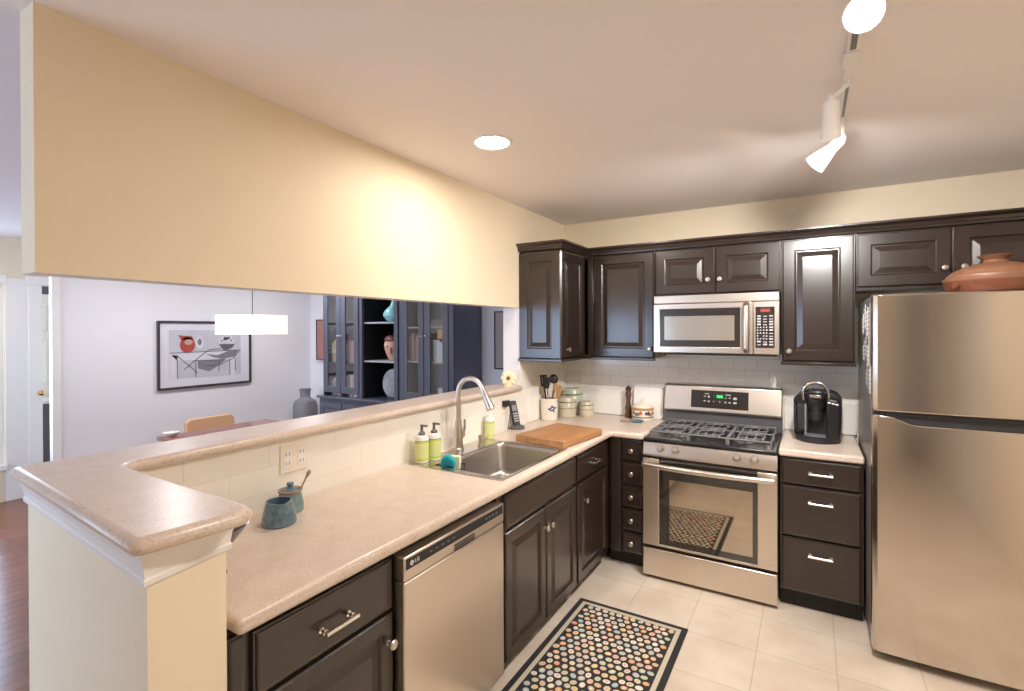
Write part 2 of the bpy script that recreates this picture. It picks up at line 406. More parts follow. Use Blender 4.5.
def window(n, x0, x1, z0, z1, pos, ax, cols, rows):
    def bx(m, u0, u1, w0, w1, a, b): return m.box(u0, u1, w0, w1, a, b) if ax == 'y' else m.box(w0, w1, u0, u1, a, b)
    mb = MB(); t = .05
    bx(mb, x0, x0+t, pos-.03, pos+.03, z0, z1); bx(mb, x1-t, x1, pos-.03, pos+.03, z0, z1)
    bx(mb, x0+t, x1-t, pos-.03, pos+.03, z0, z0+t); bx(mb, x0+t, x1-t, pos-.03, pos+.03, z1-t, z1)
    for i in range(1, cols):
        u = x0+(x1-x0)*i/cols; bx(mb, u-.02, u+.02, pos-.02, pos+.02, z0+t, z1-t)
    for i in range(1, rows):
        zz = z0+(z1-z0)*i/rows; bx(mb, x0+t, x1-t, pos-.018, pos+.018, zz-.018, zz+.018)
    f = struct(mb.obj('window_%d' % n, 'trim', smooth=False))
    mb = MB(); bx(mb, x0+t, x1-t, pos-.003, pos+.003, z0+t, z1-t)
    g = mb.obj('window_pane', 'daypane', f, smooth=False)
window(1, -3.5, -.7, .3, 2.2, -6.9, 'y', 3, 2)
window(2, -3.0, -2.29, .35, 2.05, XF-.06, 'x', 1, 2)

def panel_door(name, w_, h_, parent=None):
    """white six panel slab, front at y=0 facing -Y, x 0..w"""
    mb = MB(); t = .04
    st, pw = .1, (w_-.3)/2
    us = [0, st, st+pw, w_-st-pw, w_-st, w_]; vs = [0, .2, .75, .95, 1.5, 1.6, h_-.12, h_]
    pan = lambda u, v: ((st < u < st+pw) or (w_-st-pw < u < w_-st)) and ((.2 < v < .75) or (.95 < v < 1.5) or (1.6 < v < h_-.12))
    mb.cells(us, vs, lambda u, v: not pan(u, v), 0, t, 'y')
    for (a, b) in ((st, st+pw), (w_-st-pw, w_-st)):
        for (c, d) in ((.2, .75), (.95, 1.5), (1.6, h_-.12)):
            mb.rings(b-a, d-c, [(0, t), (0, .002), (.012, .014), (.02, .014), (.05, .004)], a, c)
    return mb.obj(name, 'trim', parent, smooth=False)
d = panel_door('door_1', .8, 2.03); struct(d); d.location = (XF-.02, -2.012, .005); d.rotation_euler = (0, 0, math.radians(152)+PI)
d.location = (XF-1.25, -1.95, .005); d.rotation_euler = (0, 0, PI/2)
k = MB().lathe([(.024, 0), (.024, .006), (.008, .01), (.008, .035), (.022, .042), (.028, .056), (.022, .07), (.004, .074)], (0, 0, 0), 16, 'x').obj('door_knob', 'brass', d, loc=(.74, -.0, 1.0), rot=(0, 0, -PI/2))
d = panel_door('door_2', .82, 2.03); struct(d); d.location = (.49, -5.53, .005); d.rotation_euler = (0, 0, PI)
MB().lathe([(.024, 0), (.024, .006), (.008, .01), (.008, .035), (.022, .042), (.028, .056), (.022, .07), (.004, .074)], (0, 0, 0), 16, 'x').obj('door_knob', 'brass', d, loc=(.75, 0, 1.0), rot=(0, 0, -PI/2))
d = panel_door('door_3_added', .84, 2.03); struct(d); d.location = (2.945, -3.26, .005); d.rotation_euler = (0, 0, -PI/2)  # door added out of view so the refrigerator reflects a bright band
MB().lathe([(.024, 0), (.024, .006), (.008, .01), (.008, .035), (.022, .042), (.028, .056), (.022, .07), (.004, .074)], (0, 0, 0), 16, 'x').obj('door_knob', 'brass', d, loc=(.76, 0, 1.0), rot=(0, 0, -PI/2))
mb = MB()
for (a, b) in ((-3.26, -3.16), (-4.20, -4.10)): mb.box(2.925, 2.949, a, b, 0, 2.05)
struct(mb.box(2.92, 2.949, -4.22, -3.14, 2.05, 2.14).obj('trim_6_added', 'trim', bevel=.004))  # casing of the added door, also there for the reflection
struct(MB().box(2.30, 2.38, -5.5, -5.48, 0, 2.05).box(2.80, 2.88, -5.5, -5.48, 0, 2.05).box(2.28, 2.90, -5.5, -5.476, 2.05, 2.14).obj('trim_7_added', 'trim', bevel=.004))  # casing of the added rear opening, out of view
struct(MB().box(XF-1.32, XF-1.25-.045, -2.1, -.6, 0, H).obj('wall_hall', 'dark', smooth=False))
struct(MB().box(XF-1.32, XF-.12, -2.16, -2.101, 0, H).obj('wall_porch', 'white', smooth=False))
# backsplash on the kitchen walls
struct(MB().box(.863, 1.633, -.006, 0, .5, 1.62).box(0, .863, -.006, 0, 1.115, 1.372).box(1.633, 2.35, -.006, 0, 1.1155, 1.372).obj('trim_backsplash', 'tileY', smooth=False))
struct(MB().box(0, .006, -3.2, YJ, .90, 1.16).box(0, .006, YJ, -.006, .9, 1.372).obj('trim_halfwall_tile', 'tileX', smooth=False))

# ------------------------------------------------------------------ cabinets
def knob_mesh():
    return MB().lathe([(.009, 0), (.009, -.002), (.0055, -.004), (.0055, -.014), (.011, -.018), (.0155, -.022), (.0165, -.026), (.013, -.030), (.004, -.0315)], (0,0,0), 16, 'y').obj('knob', 'nickel')
KN = None
def knob(parent, x, z, y):
    global KN
    if KN is None:
        KN = knob_mesh(); KN.parent = parent; KN.location = (x, y, z); return KN
    return share(KN, parent, (x, y, z))
HN = None
def bar_handle(parent, x, z, y, L=.115):
    global HN
    if HN is None:
        mb = MB()
        for s in (-1, 1):
            mb.tube([(s*L*.42, 0, 0), (s*L*.42, -.034, 0)], .0045, 10)
            mb.lathe([(.009, 0), (.009, -.002), (.005, -.003)], (s*L*.42, 0, 0), 14, 'y')
            mb.lathe([(.0045, -.013), (.0085, -.015), (.0085, -.021), (.0045, -.023)], (s*L*.42, 0, 0), 14, 'y')
        mb.tube([(-L/2, -.034, 0), (L/2, -.034, 0)], .0062, 12)
        HN = mb.obj('handle', 'chrome', parent, loc=(x, y, z)); return HN
    return share(HN, parent, (x, y, z))
T = .02
def door(parent, x0, x1, z0, z1, yf, fr=.058, name='door'):
    w_, h_ = x1-x0, z1-z0; f = min(fr, w_*.24, h_*.3)
    pr = [(0, yf+T), (0, yf+.005), (.005, yf), (f-.008, yf), (f-.003, yf+.003), (f, yf+.009), (f+.006, yf+.009), (f+.010, yf+.008), (f+.036, yf+.001), (f+.040, yf+.001)]
    if w_ < 2*f+.085: pr = pr[:8]+[(f+.022, yf+.002)]
    o = MB().rings(w_, h_, pr, 0, 0).obj(name, 'cab', parent, smooth=False); o.location = (x0, 0, z0)
    return o
def front(parent, x0, x1, z0, z1, yf, name='drawer_front'):
    o = MB().rings(x1-x0, z1-z0, [(0, yf+T), (0, yf+.007), (.005, yf+.006), (.007, yf+.002), (.012, yf), (.016, yf)], 0, 0).obj(name, 'cab', parent, smooth=False)
    o.location = (x0, 0, z0); return o
def carcass(parent, x0, x1, y0, y1, z0, z1, name='carcass'):
    return MB().box(x0, x1, y0, y1, z0, z1).obj(name, 'cab', parent, smooth=False)
YF = -.615      # base door front plane (local)
# --- left run, local x = world y, facing +X
def left(name, label, y0): return thing(name, label, 'cabinet', (0, y0, 0), PI/2)
c = left('filler_cabinet', 'narrow dark cabinet strip beside the peninsula end wall, mostly hidden', -3.2)
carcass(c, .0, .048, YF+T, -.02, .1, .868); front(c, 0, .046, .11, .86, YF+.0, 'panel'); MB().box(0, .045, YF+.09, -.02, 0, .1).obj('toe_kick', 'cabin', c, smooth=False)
c = left('base_cabinet', 'dark base cabinet with one drawer and door, between dishwasher and peninsula end wall', -3.145)
carcass(c, 0, .49, YF+T, -.02, .1, .868)
f = front(c, .012, .487, .682, .846, YF); bar_handle(f, .242, .072, YF)
dd = door(c, .012, .487, .11, .668, YF); knob(dd, .452, .47, YF)
MB().box(0, .49, YF+.08, -.02, 0, .1).obj('toe_kick', 'cabin', c, smooth=False)
c = left('sink_cabinet', 'dark sink base cabinet with two doors under a plain false front', -2.0)
# open topped shell so that the sink bowl hangs inside it
MB().box(0, .03, YF+T, -.02, .1, .868).box(.825, .855, YF+T, -.02, .1, .868).box(.03, .825, YF+T, YF+T+.02, .1, .868).box(.03, .825, -.04, -.02, .1, .66).box(.03, .825, YF+T+.02, -.04, .1, .12).obj('carcass', 'cab', c, smooth=False)
front(c, .05, .838, .690, .845, YF, 'false_front')
dd = door(c, .05, .444, .09, .674, YF); knob(dd, .394-.02, .485, YF)
dd = door(c, .456, .838, .09, .674, YF); knob(dd, .022, .485, YF)
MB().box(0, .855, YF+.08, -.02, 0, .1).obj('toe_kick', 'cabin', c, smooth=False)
c = left('corner_cabinet', 'dark corner base cabinet with a pull drawer above one door, right of the sink doors', -1.142)
carcass(c, 0, 1.12, YF+T, -.02, .1, .868)
f = front(c, .006, .5, .690, .845, YF); bar_handle(f, .245, .075, YF)
dd = door(c, .006, .498, .09, .674, YF); knob(dd, .085, .475, YF)
MB().box(0, .56, YF+.08, -.02, 0, .1).obj('toe_kick', 'cabin', c, smooth=False)
# --- back run, facing -Y
c = thing('spice_drawer_stack', 'narrow dark stack of five small knobbed drawers between the corner and the stove', 'cabinet', (.60, 0, 0))
carcass(c, .0, .258, YF+T, -.02, .1, .868); MB().box(0, .258, YF+.08, -.02, 0, .1).obj('toe_kick', 'cabin', c, smooth=False)
MB().box(.025, .092, YF+.002, YF+T, .1, .866).obj('stile', 'cab', c, bevel=.003)
for (a, b) in ((.717, .862), (.565, .707), (.410, .554), (.256, .399), (.105, .246)):
    f = front(c, .103, .240, a+.004, b-.004, YF); knob(f, .0685, (b-a)/2-.004, YF)
c = thing('drawer_cabinet', 'dark base cabinet with three wide drawers between the stove and the refrigerator', 'cabinet', (1.64, 0, 0))
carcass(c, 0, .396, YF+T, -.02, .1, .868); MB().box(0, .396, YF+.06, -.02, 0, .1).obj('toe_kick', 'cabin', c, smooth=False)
for (a, b, hz) in ((.718, .864, .072), (.424, .708, .205), (.112, .414, .222)):
    f = front(c, .008, .386, a, b, YF-.012); bar_handle(f, .19, hz, YF-.012)
# --- wall cabinets (door front at -.33)
YU = -.33; Z0, Z1 = 1.372, 2.165
def rail(c, pts):
    mb = MB()
    for (x0, x1, y0, y1) in pts: mb.box(x0, x1, y0, y1, Z0, Z0+.02)
    return mb.obj('light_rail', 'cab', c, bevel=.004)
c = thing('end_wall_cabinet', 'dark wall cabinet at the end by the pass-through, with panelled side and narrow door', 'cabinet', (0, 0, 0))
MB().box(.002, .312, -.752, -.004, Z0+.02, Z1).obj('carcass', 'cab', c, smooth=False)
o = door(c, .002, .33, Z0+.022, 2.14, -.771, .075, 'side_panel')
p = bpy.data.objects.new('turn', None)
bpy.data.objects.remove(p)
dd = MB().rings(.40, 2.14-Z0-.03, [(0, T), (0, .005), (.005, 0), (.052, 0), (.057, .003), (.06, .009), (.066, .009), (.07, .008), (.1, .001)], 0, 0).obj('door', 'cab', c, smooth=False)
dd.location = (.334, -.762, Z0+.026); dd.rotation_euler = (0, 0, PI/2); knob(dd, .085, .058, 0)
rail(c, ((0, .345, -.785, -.32),))
c = thing('corner_wall_cabinet', 'dark single-door wall cabinet in the corner, left of the microwave', 'cabinet', (0, 0, 0))
MB().box(.338, .848, -.31, -.012, Z0+.02, Z1).obj('carcass', 'cab', c, smooth=False)
MB().box(.345, .39, YU+.004, YU+T, Z0+.022, Z1).obj('stile', 'cab', c, bevel=.004)
dd = door(c, .396, .840, Z0+.022, 2.14, YU, .07); knob(dd, .425, .062, YU)
rail(c, ((.346, .848, -.345, -.30),))
c = thing('microwave_wall_cabinet', 'short two-door dark wall cabinet directly above the microwave', 'cabinet', (0, 0, 0))
MB().box(.851, 1.633, -.31, -.004, 1.826, Z1).obj('carcass', 'cab', c, smooth=False)
dd = door(c, .857, 1.240, 1.836, 2.14, YU, .07); knob(dd, .35, .088, YU)
dd = door(c, 1.252, 1.626, 1.836, 2.14, YU, .07); knob(dd, .028, .088, YU)
c = thing('tall_wall_cabinet', 'dark single-door wall cabinet above the coffee maker, right of the microwave', 'cabinet', (0, 0, 0))
MB().box(1.636, 2.016, -.31, -.004, Z0+.02, Z1).obj('carcass', 'cab', c, smooth=False)
dd = door(c, 1.644, 2.008, Z0+.026, 2.14, YU, .07); knob(dd, .034, .058, YU)
rail(c, ((1.632, 2.020, -.345, -.006),))
c = thing('fridge_wall_cabinet', 'short dark two-door wall cabinet over the refrigerator', 'cabinet', (0, 0, 0))
MB().box(2.022, 2.945, -.31, -.004, 1.815, Z1).obj('carcass', 'cab', c, smooth=False)
dd = door(c, 2.026, 2.444, 1.836, 2.14, YU, .07); knob(dd, .388, .085, YU)
dd = door(c, 2.454, 2.872, 1.836, 2.14, YU, .07); knob(dd, .04, .085, YU)
# crown moulding swept along the cabinet fronts
prof = [(0, 2.148), (.006, 2.150), (.008, 2.160), (.012, 2.164), (.018, 2.180), (.032, 2.190), (.036, 2.194), (.036, 2.204), (-.0, 2.204)]
path = [(.0, -.771), (.334, -.771), (.334, YU), (2.945, YU)]
mb = MB(); R = []
for i, p in enumerate(path):
    P = Vector(p)
    d1 = (P-Vector(path[i-1])).normalized() if i else None
    d2 = (Vector(path[i+1])-P).normalized() if i < len(path)-1 else None
    n1 = Vector((d1.y, -d1.x)) if d1 else None; n2 = Vector((d2.y, -d2.x)) if d2 else None
    if n1 is None: k = n2
    elif n2 is None: k = n1
    else: k = (n1+n2); k = k/k.dot(n1)
    R.append([mb.bm.verts.new((P.x+k.x*a, P.y+k.y*a, z)) for a, z in prof])
for i in range(len(R)-1):
    for j in range(len(prof)): mb.face([R[i][j], R[i+1][j], R[i+1][(j+1) % len(prof)], R[i][(j+1) % len(prof)]])
mb.face(R[0]); mb.face(R[-1][::-1])
tag(mb.obj('crown_molding', 'cab', smooth=False), 'dark crown molding running along the tops of the wall cabinets', 'molding')

# ------------------------------------------------------------------ worktops
xs = [.007, .15, .597, .6449]; 
mb = MB().cells([.007, .165, .592, .645, .862], [-3.19, -1.936, -1.30, -.645, -.021],
                lambda u, v: not (.165 < u < .592 and -1.936 < v < -1.30) and not (u > .645 and v < -.645), .872, .914, 'z')
tag(mb.obj('countertop', 'counter', bevel=.014, bseg=3), 'L-shaped beige speckled countertop holding the sink', 'countertop')
mb = MB().box(1.634, 2.036, -.645, -.021, .872, .914)
tag(mb.obj('countertop', 'counter', bevel=.012, bseg=3), 'short beige countertop piece under the coffee maker', 'countertop')
mb = MB().box(.007, .858, -.02, 0, .9145, 1.115).box(.0065, .0195, -.66, -.02, .9145, 1.10)
tag(mb.obj('splashback', 'slab', bevel=.003), 'low white splashback strip behind the corner canisters and pepper mill', 'splashback')
tag(MB().box(1.638, 2.043, -.02, 0, .9145, 1.115).obj('splashback', 'slab', bevel=.003), 'low white splashback strip behind the coffee maker', 'splashback')
# bar ledge, L shaped, bullnose edges
def arc(cx, cy, r, a0, a1, n=5): return [(cx+r*math.cos(a0+(a1-a0)*i/n), cy+r*math.sin(a0+(a1-a0)*i/n)) for i in range(n+1)]
poly = [(-.2, -.765), (-.2, -3.368), (.698, -3.428), (.714, -3.418), (.735, -3.235), (.730, -3.210), (.712, -3.197), (.685, -3.192), (.10, -3.186), (.068, -3.18), (.048, -3.165), (.042, -3.14), (.042, -.79), (.036, -.772), (.02, -.765)]
tag(MB().prism(poly, 1.1645, 1.2).obj('bar_ledge', 'counter', bevel=.0172, bseg=5), 'raised beige breakfast bar ledge capping the half wall and its end', 'ledge')

# ------------------------------------------------------------------ sink and tap
s = thing('kitchen_sink', 'stainless single-bowl drop-in sink set in the long countertop', 'sink', (0, 0, .914))
mb = MB().cells([.045, .175, .586, .607], [-1.968, -1.928, -1.308, -1.272], lambda u, v: not (.175 < u < .586 and -1.928 < v < -1.308), .0003, .005, 'z')
mb.obj('rim', 'sink', s, bevel=.002)
def rrect(x0, x1, y0, y1, r, n=5):
    out = []
    for (cx, cy, a) in ((x1-r, y1-r, 0), (x0+r, y1-r, PI/2), (x0+r, y0+r, PI), (x1-r, y0+r, 3*PI/2)):
        out += [(cx+r*math.cos(a+PI/2*i/n), cy+r*math.sin(a+PI/2*i/n)) for i in range(n+1)]
    return out
mb = MB(); prev = None
for (g, z) in ((-.006, .002), (0, -.004), (.004, -.02), (.012, -.16), (.022, -.182), (.05, -.19), (.15, -.193)):
    ring = [mb.bm.verts.new((x, y, z)) for x, y in rrect(.175+g, .586-g, -1.928+g, -1.308-g, max(.03, .05-g*.2))]
    if prev:
        for i in range(len(ring)): mb.face([prev[i], prev[(i+1) % len(ring)], ring[(i+1) % len(ring)], ring[i]])
    prev = ring
mb.face(prev)
mb.obj('bowl', 'sink', s, angle=50)
MB().lathe([(.055, 0), (.057, .003), (.045, .004), (.040, -.004), (.010, -.005), (.010, .006), (.001, .007)], (.38, -1.62, -.1925), 24).obj('drain', 'chrome', s)
f = thing('kitchen_faucet', 'tall brushed nickel gooseneck pull-down faucet behind the sink', 'faucet', (.085, -1.60, .919))
MB().lathe([(.032, 0), (.032, .006), (.027, .012), (.025, .05), (.023, .11), (.0165, .17)], (0,0,0), 24).obj('body', 'nickel', f)
pts = [(0, 0, .12), (0, 0, .30)]
for i in range(1, 15):
    a = PI - i*(PI*.88)/14
    pts.append((.088+.088*math.cos(a), -.004*i/14, .318+.088*math.sin(a)))
MB().tube(pts, .0135, 16).obj('neck', 'nickel', f)
e = Vector(pts[-1]); dr = (e-Vector(pts[-2])).normalized()
MB().tube([e, e+dr*.015, e+dr*.02, e+dr*.115, e+dr*.12], [.0145, .0155, .0165, .0245, .021], 16).obj('spray_head', 'nickel', f)
MB().tube([(.0, .018, .075), (.0, .034, .078), (.0, .046, .085)], [.016, .018, .015], 14).tube([(.0, .044, .085), (.006, .052, .12), (.008, .050, .165)], [.009, .0075, .006], 10).obj('lever', 'nickel', f)
MB().lathe([(.017, 0), (.017, .004), (.012, .008), (.0095, .035), (.0095, .045), (.012, .047), (.012, .058), (.003, .06)], (0,0,0), 16).tube([(0, 0, .052), (.04, 0, .054), (.05, 0, .047)], [.005, .0045, .004], 10).obj('soap_dispenser', 'nickel', None, loc=(.13, -1.45, .919))
o = bpy.data.objects['soap_dispenser']; tag(o, 'small nickel built-in soap pump on the sink deck right of the faucet', 'soap dispenser')
def bottle(label, x, y, z, h, r, pump=True):
    b = thing('soap_bottle', label, 'bottle', (x, y, z))
    MB().lathe([(r*.86, 0), (r, .004), (r, h*.05)], (0,0,0), 24).obj('base', 'whitep', b)
    MB().lathe([(r, h*.05), (r*1.0, h*.66)], (0,0,0), 24).obj('soap', 'soap', b)
    MB().lathe([(r*1.012, h*.14), (r*1.012, h*.60)], (0,0,0), 18, a0=-2.2, a1=.35, cap=False).obj('label', 'label', b)
    MB().lathe([(r*1.0, h*.66), (r*1.0, h*.68)], (0,0,0), 24).obj('band', 'pump', b)
    MB().lathe([(r, h*.68), (r, h*.74), (r*.9, h*.8), (r*.45, h*.84), (.3*r, h*.86)], (0,0,0), 24).obj('shoulder', 'whitep', b)
    if pump:
        MB().lathe([(r*.48, h*.82), (r*.48, h*.90), (r*.2, h*.96), (r*.2, h*1.12)], (0,0,0), 16).box(-.007, .036, -.006, .006, h*1.10, h*1.16).obj('pump', 'pump', b, bevel=.002)
    else:
        MB().lathe([(r*.62, h*.82), (r*.6, h*1.0), (.002, h*1.01)], (0,0,0), 20).obj('cap', 'whitep', b)
    return b
bottle('green soap pump bottle at the left corner of the sink, nearest the camera', .082, -1.905, .919, .165, .036)
bottle('green soap pump bottle standing just left of the faucet', .10, -1.83, .919, .165, .036)
bottle('green bottle with white cap and no pump, standing right of the faucet', .055, -1.235, .9145, .155, .031, False)
cdy = thing('sink_caddy', 'black wire caddy hanging at the left end of the sink bowl', 'caddy', (.235, -1.86, .87))
mb = MB()
for i in range(6): mb.tube([(-.05+i*.02, -.05, .05), (-.05+i*.02, -.045, .0), (-.05+i*.02, .04, .0), (-.05+i*.02, .045, .045)], .0022, 6)
for (y, z) in ((-.05, .05), (.045, .045), (-.046, .02), (.042, .02)): mb.tube([(-.055, y, z), (.055, y, z)], .0028, 6)
mb.obj('basket', 'blackm', cdy)
b = thing('dish_brush', 'teal dish brush propped on the sink edge in front of the soap bottles', 'brush', (.235, -1.885, .915), math.radians(20))
MB().lathe([(.002, .022), (.03, .018), (.036, .008), (.036, -.004), (.03, -.010), (.002, -.011)], (0, 0, .014), 20, 'y', 1.05, 1.15).obj('head', 'teal', b)
MB().lathe([(.026, -.010), (.026, -.026), (.002, -.028)], (0, 0, .014), 18, 'y', 1.0, 1.1).obj('bristles', 'teal2', b)
tag(MB().box(-.032, .032, -.012, .014, -.03, .04).obj('sponge', 'foam', None, bevel=.006, loc=(.236, -1.832, .916), rot=(0, 0, .3)), 'cream sponge leaning behind the teal dish brush', 'sponge')

# ------------------------------------------------------------------ counter objects, left to corner
def pinch(bm_obj): pass
t = thing('cream_pitcher', 'squat blue pottery cream pitcher with pinched spout, nearer of the blue pair', 'pitcher', (.185, -2.775, .914), -.45)
mb = MB()
mb.lathe([(.054, 0), (.058, .006), (.055, .03), (.046, .064), (.042, .082), (.038, .082), (.040, .064), (.050, .03), (.050, .01), (.001, .008)], (0,0,0), 28, cap=False)
for v in mb.bm.verts:
    k = max(0, (v.co.z-.045)/.03)
    if v.co.x > .02: v.co.x += k*.012; v.co.y *= 1-.3*k
mb.obj('body', 'blue', t)
MB().tube([(-.040, 0, .066), (-.060, 0, .064), (-.066, 0, .045), (-.050, 0, .022)], .0065, 10).obj('handle', 'blue', t)
t = thing('sugar_pot', 'teal pottery sugar pot with unglazed rim, behind the cream pitcher', 'pot', (.105, -2.675, .914))
MB().lathe([(.044, 0), (.048, .005), (.047, .03), (.042, .055), (.038, .070), (.034, .070), (.038, .05), (.043, .03), (.042, .01), (.001, .008)], (0,0,0), 28, cap=False).obj('body', 'blue2', t)
MB().lathe([(.038, .069), (.043, .074), (.043, .081), (.036, .081), (.034, .07)], (0,0,0), 28, cap=False).obj('rim', 'clay', t)
MB().lathe([(.036, .070), (.030, .082), (.012, .090), (.008, .092), (.013, .098), (.012, .106), (.001, .108)], (0,0,0), 20).obj('lid', 'blue', t)
tag(MB().tube([(0, 0, 0), (.018, .022, .06), (.022, .027, .072), (.026, .031, .084), (.028, .034, .092)], [.003, .003, .006, .008, .003], 10).obj('sugar_spoon', 'clay', None, loc=(.112, -2.648, .966)), 'small brown spoon standing in the teal sugar pot', 'spoon')
tag(MB().lathe([(.028, 0), (.030, .004), (.022, .018), (.024, .055), (.044, .085), (.084, .134), (.079, .135), (.045, .09), (.026, .062), (.001, .058)], (0,0,0), 36, cap=False).obj('mixing_bowl', 'bowl', None, loc=(.372, -3.096, .9142)), 'dark glazed bowl on the counter half hidden behind the bar end', 'bowl')

def outlet(label, loc, rz, w_=.118):
    o = thing('wall_outlet', label, 'outlet', loc, rz)
    MB().rings(w_, .115, [(0, 0), (0, -.003), (.004, -.006)], -w_/2, -.0575).obj('cover_plate', 'ivory', o, smooth=False)
    for dx in ((-w_*.25, w_*.25) if w_ > .1 else (0,)):
        r = MB().rings(.034, .07, [(0, -.006), (0, -.0075), (.002, -.008)], dx-.017, -.035).obj('receptacle', 'whitep', o, smooth=False)
        for dz in (-.018, .018):
            for u in (-.007, .007): MB().box(dx+u-.001, dx+u+.001, -.0088, -.0078, dz-.006, dz+.006).obj('slot', 'blackm', r, smooth=False)
    return o
outlet('ivory double outlet plate on the half-wall tile above the blue pottery', (.0065, -2.59, 1.085), PI/2, .125)
outlet('ivory outlet on the half-wall tile with a black plug in it', (.0065, -.985, 1.085), PI/2, .075)
outlet('pale outlet on the tiled back wall above the tallest canister', (.115, -.0065, 1.19), 0, .075)
pl = MB().box(.0, .03, -.028, .028, -.02, .02).obj('power_adapter', 'blackm', None, bevel=.004, loc=(.0155, -.995, 1.098))
tag(pl, 'black power adapter plugged into the half-wall outlet', 'adapter')
MB().tube([(.028, .02, -.012), (.03, .028, -.06), (.02, .026, -.13), (.012, .022, -.19)], .0022, 6).obj('cord', 'blackm', pl)
ph = thing('cordless_phone', 'black cordless phone handset standing in its charging cradle', 'phone', (.058, -.90, .914), math.radians(55))
MB().lathe([(.052, 0), (.054, .006), (.05, .018), (.038, .026), (.002, .027)], (0,0,0), 24, sx=1.05, sy=.8).obj('cradle', 'darkgray', ph)
hs = MB().prism([(-.024, 0), (.024, 0), (.026, .08), (.024, .165), (.018, .175), (-.018, .175), (-.024, .165), (-.026, .08)], -.012, .012, 'y').obj('handset', 'blackm', ph, bevel=.005)
hs.location = (0, .0, .018); hs.rotation_euler = (math.radians(-14), math.radians(-5), 0)
MB().box(-.017, .017, -.0135, -.0118, .105, .145).obj('screen', 'grayplastic', hs, smooth=False)
mb = MB()
for i in range(3):
    for j in range(4): mb.box(-.016+i*.012, -.008+i*.012, -.0145, -.0118, .03+j*.017, .041+j*.017)
mb.obj('keypad', 'btn', hs, smooth=False)
bd = thing('cutting_board', 'thick butcher-block cutting board lying right of the sink', 'cutting board', (.445, -1.03, .914), math.radians(-7))
mb = MB().box(-.172, .172, -.232, .232, .003, .044)
o = mb.obj('board', ['maple', 'maple2'], bd, bevel=.004)
for p in o.data.polygons:
    if abs(p.normal.y) > .5: p.material_index = 1
MB().rings(.34, .46, [(0, 0), (.012, .0)], 0, 0).xform(Matrix.Rotation(-PI/2, 4, 'X')).obj('groove', 'maple2', bd, loc=(-.17, -.23, .0413)) if False else None
cr = thing('utensil_crock', 'white stoneware crock with a blue painted sprig, holding kitchen utensils', 'crock', (.092, -.47, .914))
MB().lathe([(.056, 0), (.060, .004), (.062, .02), (.065, .10), (.067, .150), (.070, .156), (.068, .163), (.062, .160), (.060, .10), (.057, .02), (.001, .012)], (0,0,0), 32, cap=False).obj('body', 'crock', cr)
mb = MB()
for (a, z, s_, t_) in ((-.95, .095, 1.0, .5), (-.72, .105, .9, -.4), (-.5, .092, .9, .7), (-1.15, .085, .7, -.6), (-.82, .078, .8, .2), (-.62, .074, .8, -.9), (-.78, .122, .6, 1.3), (-.35, .098, .6, .3)):
    pts_ = []
    for i in range(10):
        q = 2*PI*i/10; u, v = .017*s_*math.cos(q), .0075*s_*math.sin(q)
        uu, vv = u*math.cos(t_)-v*math.sin(t_), u*math.sin(t_)+v*math.cos(t_)
        rad = .0655; pts_.append(mb.bm.verts.new((rad*math.cos(a+uu/rad), rad*math.sin(a+uu/rad), z+vv)))
    mb.face(pts_)
mb.obj('painted_sprig', 'cobalt', cr, smooth=False)
def lean(o, loc, tx, ty): o.location = loc; o.rotation_euler = (tx, ty, 0); return o
U = Vector((.092, -.47, .965))
t = thing('ladle', 'black plastic ladle, tallest tool on the right of the crock', 'utensil'); lean(t, U+Vector((.012, .005, 0)), .10, .16)
MB().tube([(0,0,0), (0,0,.26)], [.006, .005], 8).obj('handle', 'blackm', t)
MB().lathe([(.001, -.02), (.02, -.018), (.033, -.004), (.036, .012), (.033, .012), (.03, -.002), (.018, -.013), (.001, -.015)], (0, -.022, .268), 20, 'y', cap=False).obj('bowl', 'blackm', t)
t = thing('slotted_turner', 'black slotted turner on the left of the crock', 'utensil'); lean(t, U+Vector((-.014, -.01, 0)), .02, -.10)
MB().tube([(0,0,0), (0,0,.20)], [.006, .006], 8).obj('handle', 'blackm', t)
MB().cells([-.028, -.016, -.010, .010, .016, .028], [.20, .225, .275, .29], lambda u, v: not (.225 < v < .275 and .010 < abs(u) < .016), -.003, .003, 'y').obj('blade', 'blackm', t)
t = thing('metal_spatula', 'steel-handled black spatula between the turner and ladle', 'utensil'); lean(t, U+Vector((.0, -.02, 0)), .05, -.02)
MB().tube([(0,0,0), (0,0,.19)], [.008, .007], 8).obj('handle', 'chrome', t)
MB().prism([(-.012, .185), (.012, .185), (.024, .22), (.022, .27), (-.022, .27), (-.024, .22)], -.003, .003, 'y').obj('blade', 'blackm', t)
t = thing('wooden_spoon', 'pale wooden spoon leaning right at the front of the crock', 'utensil'); lean(t, U+Vector((.022, -.022, 0)), .02, .20)
MB().tube([(0,0,0), (0,0,.17), (0,0,.18), (0,0,.205), (0,0,.235), (0,0,.245)], [.006, .006, .011, .019, .016, .004], 10).obj('body', 'spoonwood', t)
t = thing('wooden_spoon', 'pale wooden spoon handle leaning left over the crock rim', 'utensil'); lean(t, U+Vector((-.03, -.01, 0)), .0, -.12)
MB().tube([(0,0,0), (0,0,.15), (0,0,.16), (0,0,.18), (0,0,.198), (0,0,.203)], [.006, .006, .009, .013, .011, .003], 10).obj('body', 'spoonwood', t)
t = thing('wooden_spatula', 'tall cream wooden spatula at the right side of the crock', 'utensil'); lean(t, U+Vector((.035, .005, 0)), .05, .27)
MB().prism([(-.007, 0), (.007, 0), (.009, .12), (.020, .17), (.020, .215), (-.012, .225), (-.018, .17), (-.009, .12)], -.004, .004, 'y').obj('body', 'spoonwood', t)

